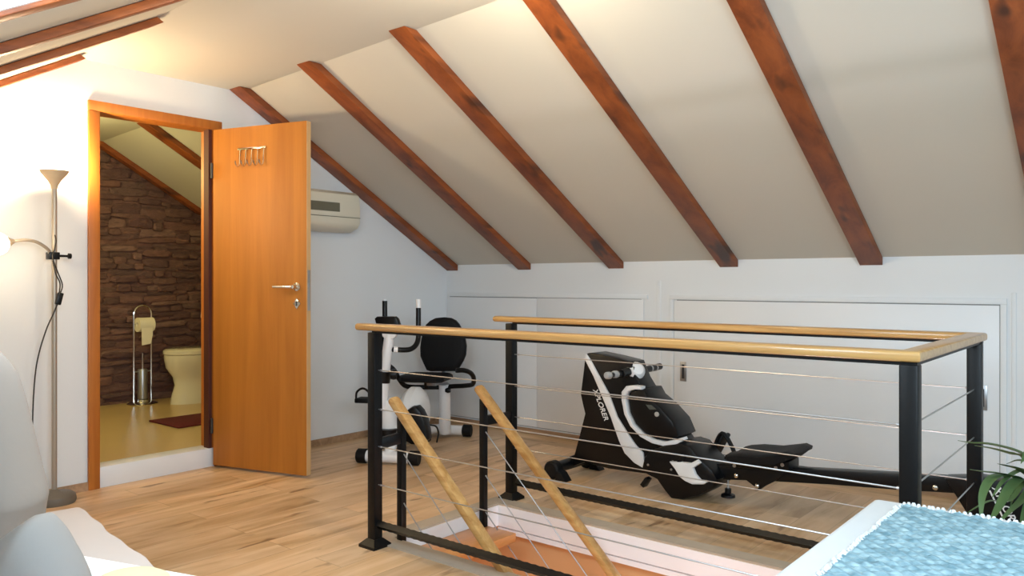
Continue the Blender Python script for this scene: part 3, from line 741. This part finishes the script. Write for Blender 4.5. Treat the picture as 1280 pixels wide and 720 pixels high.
for y, nm in ((3.56, 0), (3.95, 1)):
    f = MB(); c = Vector((-1.83, y, .20))
    f.bar((-1.90, y + .05, .11), (-1.80, y + .05, .30), .10, .022, (0, 0, 1), .008) if nm else None
    if not nm: f.bar((-1.93, y + .115, .16), (-1.87, y + .115, .24), .03, .02, (0, 0, 1), .006)
    if nm:
        f.tube(smooth_path([(-1.85, y + .0, .22), (-1.80, y + .0, .315), (-1.745, y + .0, .25), (-1.72, y + .0, .18), (-1.715, y + .0, .13)], 5), .018, 8, squash=.5)
    f.build('foot_rest', 'blackmatte', t)
# handlebar resting on top
HXr = -2.222
f = MB(); f.tube([(HXr, 3.49, .628), (HXr, 3.80, .620), (HXr, 4.035, .632)], .014, 10); hb = f.build('handlebar', 'black', t)
for a, b_ in ((3.482, 3.522), (3.548, 3.592), (3.925, 3.955), (3.98, 4.01)):
    f = MB(); f.tube([(HXr, a, .628), (HXr, a + .008, .628), (HXr, b_ - .008, .627), (HXr, b_, .627)], [.014, .0195, .0195, .014], 12); f.build('grip', 'grip', hb)
for a, b_, r_s in ((3.63, 3.70, .022), (3.86, 4.05, .019)):
    f = MB(); f.tube([(HXr, a, .625), (HXr, b_, .630)], r_s, 12); f.build('sleeve', 'black', hb)
f = MB(); f.lathe([(0, -.055), (.03, -.052), (.048, -.032), (.052, 0), (.048, .032), (.03, .052), (0, .055)], (HXr, 3.77, .622), (0.75, -.55, .45), seg=20); cs = f.build('console', 'plastic', hb)
f = MB(); cd = Vector((0.05, -.95, .28)).normalized(); f.bar(Vector((HXr, 3.77, .632)) + cd * .040, Vector((HXr, 3.77, .632)) + cd * .053, .045, .022, (0, 0, 1), .002); f.build('display', 'lcd', cs)
f = MB(); f.bar((-2.222, 3.80, .60), (-2.20, 3.80, .50), .05, .05, (1, 0, 0), .01); f.build('handle_cradle', 'black', t)
# rail, bracket plate, adjustable foot
f = MB(); f.prism(xz([(-1.869,0.168),(-1.707,0.200),(-1.364,0.225),(-1.179,0.243),(-0.889,0.269),(-0.592,0.294),(-0.592,0.231),(-0.889,0.200),(-1.179,0.177),(-1.441,0.150),(-1.869,0.098)], 3.765), (0, .07, 0), .006); f.build('seat_rail', 'black', t)
f = MB(); f.prism(xz([(-1.870,0.163),(-1.844,0.175),(-1.700,0.188),(-1.377,0.212),(-1.443,0.152),(-1.482,0.127),(-1.518,0.099),(-1.551,0.116),(-1.587,0.137),(-1.700,0.123),(-1.764,0.089),(-1.808,0.086),(-1.839,0.110)], 3.755), (0, .012, 0), .003); bp_ = f.build('bracket_plate', 'black', t)
for p in ((-1.786,3.755,0.148), (-1.637,3.755,0.151), (-1.530,3.755,0.117), (-0.747,3.755,0.237)):
    f = MB(); f.lathe([(0, -.002), (.011, -.002), (.011, .003), (.006, .007), (0, .008)], p, (0, -1, 0), seg=14); f.build('bolt', 'chrome', bp_)
f = MB(); q = Vector((-1.694,3.790,0.114)); f.tube([q, q - Vector((0, 0, .045))], .006, 8); f.build('foot_spindle', 'steel', t)
f = MB(); q2 = q - Vector((0, 0, .085)); f.lathe([(0, 0), (.036, 0), (.034, .012), (.016, .02), (.016, .042), (0, .045)], q2, (0, 0, 1), seg=16); f.build('adjusting_foot', 'black', t)
# sliding seat
seat_pts = [(-1.646,0.255),(-1.636,0.272),(-1.567,0.285),(-1.468,0.291),(-1.391,0.309),(-1.354,0.318),(-1.324,0.308),(-1.328,0.292),(-1.384,0.266),(-1.527,0.249),(-1.607,0.241)]
f = MB(); rings = []
for k, (y, sc, dz) in enumerate(((3.62, .90, -.004), (3.635, 1.0, .002), (3.70, 1.03, .004), (3.79, 1.03, -.004), (3.88, 1.03, .004), (3.945, 1.0, .002), (3.96, .90, -.004))):
    cx = sum(p[0] for p in seat_pts) / len(seat_pts); cz = sum(p[1] for p in seat_pts) / len(seat_pts)
    rings.append([(cx + (x - cx) * sc, y, cz + (z - cz) * sc + dz) for x, z in seat_pts])
f.loft(rings); f.build('seat', 'blackmatte', t)
f = MB(); f.prism(xz([(-1.660,0.232),(-1.364,0.262),(-1.364,0.221),(-1.445,0.208),(-1.639,0.195)], 3.73), (0, .14, 0), .006); sc_ = f.build('seat_carriage', 'black', t)
for p in ((-1.634,3.730,0.206), (-1.426,3.730,0.225), (-1.395,3.730,0.244)): f = MB(); f.lathe([(0, -.002), (.009, -.002), (.009, .004), (0, .005)], p, (0, -1, 0), seg=10); f.build('roller_bolt', 'steel', sc_)
# front stabilizer
XS = -2.655
f = MB(); f.tube([(XS, 3.63, .062), (XS, 4.0, .062)], .032, 14); f.bar((XS, 3.80, .07), (-2.5, 3.80, .14), .07, .06, (0, 0, 1), .01); fs = f.build('front_stabilizer', 'black', t)
for y in (3.63, 3.97):
    f = MB(); f.lathe([(0, -.035), (.04, -.033), (.05, -.022), (.05, .022), (.04, .033), (0, .035)], (XS - .012, y, .0515), (0, 1, 0), seg=20)
    f.prism([(XS + .02, y - .03, 0.0), (XS + .095, y - .03, 0.0), (XS + .06, y - .03, .045), (XS + .02, y - .03, .06)], (0, .06, 0), .004); f.build('end_cap', 'blackmatte', fs)
# rear support
f = MB(); f.prism(xz([(-0.713,0.283),(-0.589,0.305),(-0.476,0.303),(-0.374,0.241),(-0.316,0.057),(-0.454,0.028),(-0.526,0.012),(-0.589,0.098),(-0.632,0.155),(-0.671,0.219)], 3.745), (0, .11, 0), .01); rl = f.build('rear_support', 'black', t)
f = MB(); f.tube([(-.43, 3.60, .035), (-.43, 4.0, .035)], .033, 14); f.build('rear_stabilizer', 'black', t)
# lettering down the shroud and on the rear support
def text_frame(p0, p1, y):
    d = (Vector(p1) - Vector(p0)).normalized(); nrm = Vector((0, -1, 0)); u = nrm.cross(d)
    m = Matrix((d, u, nrm)).transposed().to_4x4(); m.translation = Vector((p0[0], y, p0[2])); return m
lettering('XPLORER', .043, text_frame((-2.459,3.720,0.511), (-2.382,3.720,0.341), 3.7185), 'print', t)
lettering('XPLORER', .044, text_frame((-0.537,3.745,0.275), (-0.467,3.745,0.123), 3.743), 'print', t)
f = MB(); f.bar((-0.545,3.743,0.261), (-0.475,3.743,0.109), .006, .003, (0, 1, 0)); f.build('print_line', 'print', t)

# ---------------------------------------------------------------- recumbent exercise bike   local x = towards its seat, local y: +v = away to the right
BA = math.atan2(0.888, -0.46)
t = thing('exercise_bike', 'white recumbent exercise bike with black seat by the far corner', 'exercise bike', (-3.645, 3.28, 0), BA)
def bv(u, v, z): return (u, -v, z)
def bl(u, pts): return [bv(u, v, z) for v, z in pts]
def b3(pts): return [bv(*p) for p in pts]
def stab(u, v0, v1, nm):
    f = MB(); f.tube([bv(u, v0 + .05, .045), bv(u, v1 - .05, .045)], .036, 16); o = f.build(nm, 'white', t, local=True)
    for a, b_ in ((v0, v0 + .065), (v1 - .065, v1)):
        f = MB(); f.tube([bv(u, a, .045), bv(u, a + .008, .045), bv(u, b_ - .004, .045), bv(u, b_, .045)], [.034, .044, .044, .040], 16); f.build('end_cap', 'blackmatte', o, local=True)
    return o
stab(0, -.215, .185, 'front_stabilizer'); stab(.93, -.24, .265, 'rear_stabilizer')
f = MB(); f.tube([bv(.0, -.01, .05), bv(.06, -.01, .12), bv(.16, -.01, .20)], .034, 14); f.tube(b3([(.2, 0, .10), (.55, .0, .085), (.93, .04, .06)]), .03, 12); f.build('frame', 'white', t, local=True)
# flywheel housing: rounded shell
f = MB()
def disc(u0, v0, z0, r, th_, prof=((0, 1), (.55, .96), (.85, .75), (1, .3))):
    pr = [(r * a, th_ / 2 * b) for a, b in prof]
    full = [(a, b) for a, b in pr] + [(a, -b) for a, b in pr[::-1]]
    m = Matrix.Translation(bv(u0, v0, z0)) @ Matrix.Rotation(PI / 2, 4, 'X'); f.lathe(full, mtx=m, seg=36)
disc(.34, .04, .245, .185, .15)
f.tube([bv(.14, -.055, .12), bv(.13, -.06, .24), bv(.11, -.065, .38)], [.06, .058, .04], 16); f.build('flywheel_housing', 'plastic', t, local=True)
f = MB(); f.prism(bl(.26, [(-0.015,0.216),(0.012,0.263),(0.050,0.308),(0.087,0.332),(0.114,0.330),(0.141,0.303),(0.168,0.248),(0.184,0.177),(0.189,0.126),(0.146,0.089),(0.077,0.091),(0.017,0.124)]), (-.11, 0, 0), .02); f.build('crank_cover', 'black', t, local=True)
f = MB(); f.tube([bv(.09, -.05, .10), bv(.09, -.05, .20)], [.055, .06], 14); f.build('front_cover', 'black', t, local=True)
# column
cp = [(0.090,-0.091,0.317),(0.090,-0.085,0.402),(0.100,-0.079,0.525),(0.110,-0.061,0.675),(0.120,-0.049,0.784)]
f = MB(); f.tube([bv(*p) for p in cp], [.036, .036, .034, .032, .032], 16); f.build('column', 'white', t, local=True)
f = MB(); k0, k1 = [(0.100,-0.084,0.485),(0.100,-0.076,0.556)]; f.tube([bv(*k0), bv(*k1)], [.042, .044], 16)
kn = [(0.060,-0.000,0.542)][0]; f.lathe([(0, -.02), (.03, -.018), (.034, 0), (.03, .018), (0, .02)], bv(*kn), (.3, -1, 0), seg=14); f.build('column_clamp', 'black', t, local=True)
f = MB(); f.prism(bl(.12, [(-0.097,0.804),(0.014,0.805),(-0.002,0.770),(-0.017,0.760),(-0.070,0.759),(-0.086,0.774)]), (-.03, 0, 0), .004); f.build('console_bracket', 'white', t, local=True)
f = MB(); f.prism(bl(.17, [(-0.151,0.882),(-0.135,0.895),(-0.018,0.896),(-0.002,0.884),(0.014,0.839),(0.009,0.803),(-0.018,0.773),(-0.044,0.793),(-0.087,0.797),(-0.130,0.812),(-0.141,0.847)]), (-.05, 0, 0), .008); f.build('console', 'black', t, local=True)
# handlebars
f = MB(); hp = [(0.250,-0.131,0.955),(0.240,-0.127,0.868),(0.220,-0.125,0.792),(0.180,-0.125,0.729),(0.140,-0.121,0.696),(0.120,-0.070,0.689),(0.120,-0.023,0.690),(0.150,0.040,0.686),(0.180,0.072,0.691),(0.210,0.094,0.715),(0.240,0.099,0.758),(0.250,0.096,0.844),(0.260,0.093,0.946)]
f.tube(smooth_path([bv(*p) for p in hp], 3), .0165, 12); hb = f.build('handlebar', 'black', t, local=True)
f = MB(); a0, a1 = [(0.260,0.093,0.946),(0.265,0.091,1.002)]; f.tube([bv(*a0), bv(*a1)], .017, 12); f.build('handle_tip', 'white', hb, local=True)
f = MB(); a0, a1 = [(0.250,-0.131,0.986),(0.250,-0.131,1.002)]; f.tube([bv(*a0), bv(*a1)], .014, 12); f.build('handle_tip', 'white', hb, local=True)
f = MB(); a0, a1 = [(0.250,-0.131,0.950),(0.250,-0.131,0.991)]; f.tube([bv(*a0), bv(*a1)], .0165, 12); f.build('grip', 'black', hb, local=True)
f = MB(); a0, a1 = [(0.120,-0.023,0.690),(0.130,0.000,0.689)]; f.tube([bv(*a0), bv(*a1)], .021, 12); f.build('handle_sleeve', 'white', hb, local=True)
# pedals
for v, cu, cz, z in ((-.16, -.0, .30, 0), (.17, .42, .15, 1)):
    f = MB(); f.bar(bv(.30, v * .62, .22), bv(.30 + (cu - .30) * .6, v * .72, .22 + (cz - .22)), .022, .014, (0, 0, 1), .003); cr_ = f.build('crank', 'black', t, local=True)
pd = [(0.100,-0.211,0.372),(0.380,0.080,0.078)]
for (u, v, z) in pd:
    f = MB(); c = bv(u, v, z); f.box(c[0] - .05, c[0] + .05, c[1] - .045, c[1] + .045, c[2] - .014, c[2] + .014, .006); p = f.build('pedal', 'blackmatte', t, local=True)
    f = MB(); f.tube(smooth_path([(c[0] - .02, c[1] - .045, c[2]), (c[0] - .02, c[1] - .04, c[2] + .05), (c[0] - .02, c[1], c[2] + .075), (c[0] - .02, c[1] + .04, c[2] + .05), (c[0] - .02, c[1] + .045, c[2])], 5), .007, 8, squash=.4); f.build('pedal_strap', 'black', p, local=True)
# seat post, slider, seat, back
sp = [(0.740,0.118,0.401),(0.760,0.118,0.286),(0.840,0.094,0.046)]
f = MB(); f.tube([bv(*p) for p in sp], [.038, .04, .042], 16); f.build('seat_post', 'white', t, local=True)
f = MB(); q = [(0.720,0.153,0.360)][0]; f.lathe([(0, -.018), (.014, -.018), (.02, 0), (.014, .018), (0, .018)], bv(*q), (0, -1, 0), seg=12); f.build('adjusting_knob', 'black', t, local=True)
s0 = [(-0.155,0.460),(0.174,0.468),(0.088,0.428)]
sc0 = (s0[0][0] + s0[1][0]) / 2
f = MB(); f.loft([[bv(.66 + .15 * sx * a, sc0 + .165 * sy * a, .455 + dz) for sx, sy in ((-1, -.75), (-.75, -1), (.75, -1), (1, -.75), (1, .75), (.75, 1), (-.75, 1), (-1, .75))] for a, dz in ((.90, -.022), (1, -.012), (1, .008), (.9, .02))]); f.build('seat', 'blackmatte', t, local=True)
f = MB(); f.box(.62, .98, -.04 - sc0 - .05, -sc0 - .02, .40, .432, .004); f.tube(b3([(.88, .05, .42), (.97, .055, .47), (.985, .055, .62)]), .018, 10); f.build('seat_frame', 'steel', t, local=True)
bkp = [(0.055,0.857),(-0.006,0.851),(-0.048,0.830),(-0.079,0.801),(-0.097,0.760),(-0.112,0.701),(-0.119,0.637),(-0.116,0.573),(-0.094,0.526),(-0.067,0.474),(-0.036,0.466),(0.145,0.471),(0.169,0.486),(0.205,0.544),(0.223,0.591),(0.226,0.654),(0.214,0.717),(0.187,0.775),(0.169,0.809),(0.145,0.835),(0.109,0.852)]
f = MB(); cv = sum(p[0] for p in bkp) / len(bkp); cz = sum(p[1] for p in bkp) / len(bkp)
f.loft([[bv(u + .05 * (z - cz), cv + (v - cv) * a, cz + (z - cz) * a) for v, z in bkp] for u, a in ((.915, .80), (.918, .93), (.93, 1.0), (.955, 1.0), (.97, .94))]); f.build('backrest', 'blackmatte', t, local=True)
f = MB(); f.tube(smooth_path(b3([(0.500,-0.204,0.552),(0.520,-0.166,0.513),(0.560,-0.146,0.449),(0.620,-0.127,0.398),(0.680,-0.084,0.381),(0.710,-0.018,0.378)] + [(0.740,0.101,0.378)]), 4), .0165, 10)
f.tube(smooth_path(b3([(0.740,0.101,0.378),(0.740,0.182,0.386),(0.720,0.280,0.396),(0.680,0.342,0.414),(0.620,0.363,0.465),(0.580,0.351,0.502),(0.540,0.318,0.522),(0.500,0.274,0.525)]), 4), .0165, 10)
f.tube(b3([(0.700,0.003,0.380),(0.660,0.016,0.447)]), .017, 8); f.build('seat_handle', 'black', t, local=True)
f = MB(); f.tube(smooth_path(b3([(0.550,0.074,0.147),(0.620,0.097,0.125),(0.660,0.102,0.074),(0.620,0.103,0.016)]), 5), .006, 6); f.build('cable', 'black', t, local=True)

# ---------------------------------------------------------------- right-hand bed, throw
t = thing('bed', 'white bed at the lower right corner under the blue throw', 'bed', (.3, 1.0, 0))
BZ = .60
f = MB(); f.box(-.532, 1.1, -.15, 2.006, .36, BZ, .018, seg=3); f.build('mattress', 'bedsheet', t)
f = MB(); f.box(-.47, 1.08, -.12, 1.96, .06, .36, .01); f.box(-.45, -.39, 1.88, 1.94, 0, .06); f.box(1.0, 1.06, 1.88, 1.94, 0, .06); f.box(-.45, -.39, -.1, -.04, 0, .06); f.box(1.0, 1.06, -.1, -.04, 0, .06); f.build('base', 'bedbase', t)
t = thing('throw', 'light blue woven throw with white fringe on the right-hand bed', 'throw', (.2, 1.3, BZ))
X0, X1, Y0, Y1 = -.452, .95, .35, 1.945
f = MB(); st = .0045; nx = int((X1 - X0) / st); ny = int((Y1 - Y0) / st); rw = random.Random(5)
grid = []
for j in range(ny + 1):
    row = []
    for i in range(nx + 1):
        x = X0 + i * st; y = Y0 + j * st
        r1 = math.sin(y / .016 * PI); r2 = math.sin(x / .034 * PI + (math.floor(y / .016) % 2) * PI / 2)
        h = .0062 * abs(r1) * (0.15 + 0.85 * r2 * r2) + rw.uniform(0, .0022)
        ex = .003 * math.sin(y * 41) if i == 0 else 0
        row.append(f.bm.verts.new((x + ex, y, BZ + .005 + h)))
    grid.append(row)
for j in range(ny):
    for i in range(nx): f.bm.faces.new((grid[j][i], grid[j][i + 1], grid[j + 1][i + 1], grid[j + 1][i]))
f.build('cloth', 'weave', t, smooth=180)
f = MB(); rf = random.Random(9)
def tuft(x, y, dx, dy):
    l = rf.uniform(.008, .020) * (.6 if dx == -1 else 1); r = rf.uniform(.003, .0055)
    f.tube([(x, y, BZ + .006), (x + dx * l * .6, y + dy * l * .6, BZ + .010), (x + dx * l, y + dy * l, BZ + .007)], [r * .6, r, r * .6], 6)
y = Y0
while y < Y1: tuft(X0, y, -1, rf.uniform(-.4, .4)); y += rf.uniform(.009, .016)
x = X0
while x < X1: tuft(x, Y1, rf.uniform(-.4, .4), 1); x += rf.uniform(.007, .012)
fr = f.build('fringe', 'fringe', t); fr['kind'] = 'stuff'

# ---------------------------------------------------------------- left-hand bed with pillows
t = thing('bed', 'low bed with a rose-white sheet at the lower left corner', 'bed', (-1.6, .3, 0))
E1 = Vector((-2.483,1.014,0.450)); E2 = Vector((-1.829,0.916,0.450)); dE = (E2 - E1).normalized(); nE = Vector((dE.y, -dE.x, 0))
cor = [E1 - dE * .0, E1 + dE * .95]; dep = 1.0
f = MB(); nseg = 26; top = []
edge = [E1 + dE * (.95 * k / nseg) + nE * -(.0028 * math.sin(k * 1.3) + .003 * math.sin(k * .5)) for k in range(nseg + 1)]
ring = [tuple(p) for p in edge] + [tuple(E1 + dE * .95 + nE * dep), tuple(E1 + nE * dep)]
f.prism(ring, (0, 0, -.22), .02); f.build('mattress', 'sheet', t)
f = MB(); q = [E1 + dE * .03 + nE * .03, E1 + dE * .92 + nE * .03, E1 + dE * .92 + nE * .97, E1 + dE * .03 + nE * .97]
f.prism([(p.x, p.y, .23) for p in q], (0, 0, -.17), .004)
for p in q:
    c = p + (E1 + dE * .475 + nE * .5 - p) * .08; f.box(c.x - .025, c.x + .025, c.y - .025, c.y + .025, 0, .06)
f.build('base', 'bedbase', t)
# folded blanket lying on the bed, sticking out past its edge
A = Vector((-1.889,0.770,0.500)); Bq = Vector((-1.509,0.889,0.500)); d1 = (Bq - A).normalized(); n1 = Vector((d1.y, -d1.x, 0))
f = MB(); q = [A - d1 * .02, Bq, Bq + n1 * .30, A - d1 * .02 + n1 * .30]
f.prism([tuple(p) for p in q], (0, 0, -.046), .014); tag(f.build('blanket', 'blanket'), 'bright white folded blanket on the left-hand bed edge', 'blanket')
# round beige cushion
cc = Vector((-1.512,0.703,0.552))
t = thing('cushion', 'small round beige cushion on the white blanket at the bottom left', 'cushion', (cc.x, cc.y, .50))
f = MB(); f.lathe([(0, .502), (.05, .502), (.070, .510), (.078, .528), (.072, .545), (.055, .554), (.03, .557), (0, .557)], (cc.x, cc.y, 0), seg=36); f.build('cover', 'beige', t)
f = MB(); f.tube([(cc.x + .079 * math.cos(2 * PI * k / 40), cc.y + .079 * math.sin(2 * PI * k / 40), .528) for k in range(40)], .003, 6, closed=True); f.build('piping', 'beige', t)
# pillows
def inflate(pts, nrm, thick, name, m, lab):
    P = smooth_path(pts, 4, closed=True); c = sum(P, Vector()) / len(P); n = Vector(nrm).normalized()
    f = MB(); rings = []
    for k in range(9):
        a = -PI / 2 + PI * k / 8; s = .12 + .88 * math.cos(a) ** .45 if abs(math.cos(a)) > 1e-6 else .12
        rings.append([c + (p - c) * s + n * (thick / 2 * math.sin(a)) for p in P])
    f.loft(rings); o = f.build(name, m, smooth=80); tag(o, lab, 'pillow', 'pillows on the left-hand bed'); return o
vn = (-.633 * -1, .774 * -1, 0)
inflate([(-1.565,0.373,0.979),(-1.520,0.410,1.000),(-1.482,0.441,1.007),(-1.462,0.457,1.000),(-1.450,0.467,0.979),(-1.439,0.476,0.937),(-1.426,0.487,0.869),(-1.414,0.497,0.805),(-1.405,0.504,0.759),(-1.407,0.502,0.734),(-1.418,0.493,0.637),(-1.440,0.475,0.456),(-1.510,0.418,0.446),(-1.570,0.369,0.456),(-1.580,0.361,0.766)], vn, .16, 'pillow', 'pillow', 'large white pillow standing upright at the left edge')
inflate([(-1.309,0.324,0.689),(-1.276,0.351,0.720),(-1.234,0.386,0.751),(-1.200,0.413,0.782),(-1.181,0.429,0.795),(-1.168,0.440,0.782),(-1.154,0.451,0.753),(-1.143,0.460,0.726),(-1.134,0.467,0.695),(-1.126,0.474,0.624),(-1.123,0.477,0.537),(-1.133,0.469,0.463),(-1.200,0.413,0.452),(-1.284,0.345,0.454),(-1.326,0.310,0.482),(-1.330,0.307,0.591)], vn, .13, 'pillow', 'pillow2', 'pale grey pillow leaning in front of the upright white one')

# ---------------------------------------------------------------- potted plant at the right edge
PC = Vector((-0.284,2.895,0.508))
t = thing('potted_plant', 'green strap-leaved potted plant beside the railing at the right edge', 'plant', (PC.x, PC.y, 0))
f = MB(); f.lathe([(0, 0), (.10, 0), (.135, .26), (.145, .27), (.145, .30), (.13, .30), (.125, .27), (0, .27)], (PC.x, PC.y, 0), seg=28); f.build('pot', 'pot', t)
f = MB(); f.lathe([(0, .285), (.06, .282), (.124, .272), (.124, .262), (0, .262)], (PC.x, PC.y, 0), seg=24); f.build('soil', 'soil', t)
f = MB(); f.tube([(PC.x, PC.y, .27), (PC.x + .01, PC.y, .40), (PC.x - .005, PC.y, .56)], [.018, .015, .012], 8); f.build('stem', 'leafstem', t)
def leaf(pts, w, nm='leaf'):
    P = smooth_path(pts, 6); f = MB(); n = len(P); rings = []
    for i, p in enumerate(P):
        tt = (P[min(i + 1, n - 1)] - P[max(i - 1, 0)]).normalized(); s = tt.cross(Vector((0, 0, 1)))
        if s.length < .05: s = Vector((.77, .63, 0))
        s.normalize(); u = s.cross(tt); k = i / (n - 1); w = w; ww = w * min(1, .45 + 2.2 * k) * (1 - k ** 3.2) * .5 + .0008
        rings.append([p - s * ww + u * ww * .35, p - u * ww * .10, p + s * ww + u * ww * .35, p + u * .0015])
    f.loft(rings); f.build(nm, 'leaf', t, smooth=60)
LV = [
    ([(-0.307,2.876,0.532),(-0.327,2.834,0.583),(-0.354,2.786,0.597),(-0.390,2.718,0.618),(-0.424,2.651,0.633)], 0.030),
    ([(-0.303,2.879,0.545),(-0.341,2.900,0.582),(-0.415,2.891,0.599),(-0.467,2.874,0.600),(-0.506,2.868,0.604)], 0.022),
    ([(-0.303,2.879,0.508),(-0.315,2.818,0.532),(-0.333,2.751,0.561),(-0.354,2.695,0.577),(-0.366,2.647,0.589)], 0.026),
    ([(-0.307,2.876,0.484),(-0.336,2.775,0.528),(-0.363,2.675,0.556),(-0.392,2.599,0.571),(-0.420,2.551,0.582)], 0.018),
    ([(-0.307,2.876,0.489),(-0.342,2.744,0.537),(-0.371,2.617,0.552),(-0.384,2.529,0.523),(-0.382,2.479,0.460)], 0.030),
    ([(-0.303,2.879,0.493),(-0.322,2.760,0.528),(-0.336,2.646,0.521),(-0.351,2.556,0.483),(-0.365,2.493,0.453)], 0.030),
    ([(-0.299,2.882,0.479),(-0.320,2.813,0.506),(-0.346,2.727,0.469),(-0.385,2.631,0.481),(-0.431,2.542,0.456)], 0.014),
    ([(-0.299,2.882,0.508),(-0.288,2.891,0.581),(-0.301,2.855,0.610),(-0.313,2.819,0.599),(-0.325,2.784,0.571)], 0.026),
    ([(-0.296,2.885,0.498),(-0.260,2.992,0.568),(-0.212,3.083,0.585),(-0.165,3.173,0.525)], 0.030),
    ([(-0.296,2.885,0.498),(-0.263,2.835,0.571),(-0.218,2.768,0.577),(-0.178,2.723,0.513)], 0.030),
    ([(-0.299,2.882,0.493),(-0.279,2.796,0.552),(-0.274,2.671,0.553),(-0.284,2.559,0.486)], 0.028),
    ([(-0.299,2.882,0.493),(-0.326,2.899,0.496),(-0.356,2.939,0.450),(-0.375,2.950,0.382)], 0.026),
    ([(-0.296,2.885,0.508),(-0.283,2.947,0.597),(-0.280,3.027,0.635),(-0.271,3.112,0.637)], 0.026),
]
LV += [([(-0.299,2.882,0.498),(-0.316,2.843,0.542),(-0.337,2.748,0.547),(-0.358,2.666,0.531),(-0.373,2.602,0.500)], 0.018),
    ([(-0.299,2.882,0.493),(-0.306,2.825,0.489),(-0.320,2.736,0.468),(-0.337,2.657,0.454),(-0.363,2.585,0.425)], 0.022),
    ([(-0.299,2.882,0.508),(-0.317,2.894,0.552),(-0.347,2.895,0.558),(-0.376,2.897,0.543)], 0.020),
    ([(-0.296,2.885,0.493),(-0.299,2.805,0.475),(-0.306,2.722,0.445),(-0.313,2.651,0.405)], 0.024)]
for pts, w in LV: leaf(pts, w * 1.05)
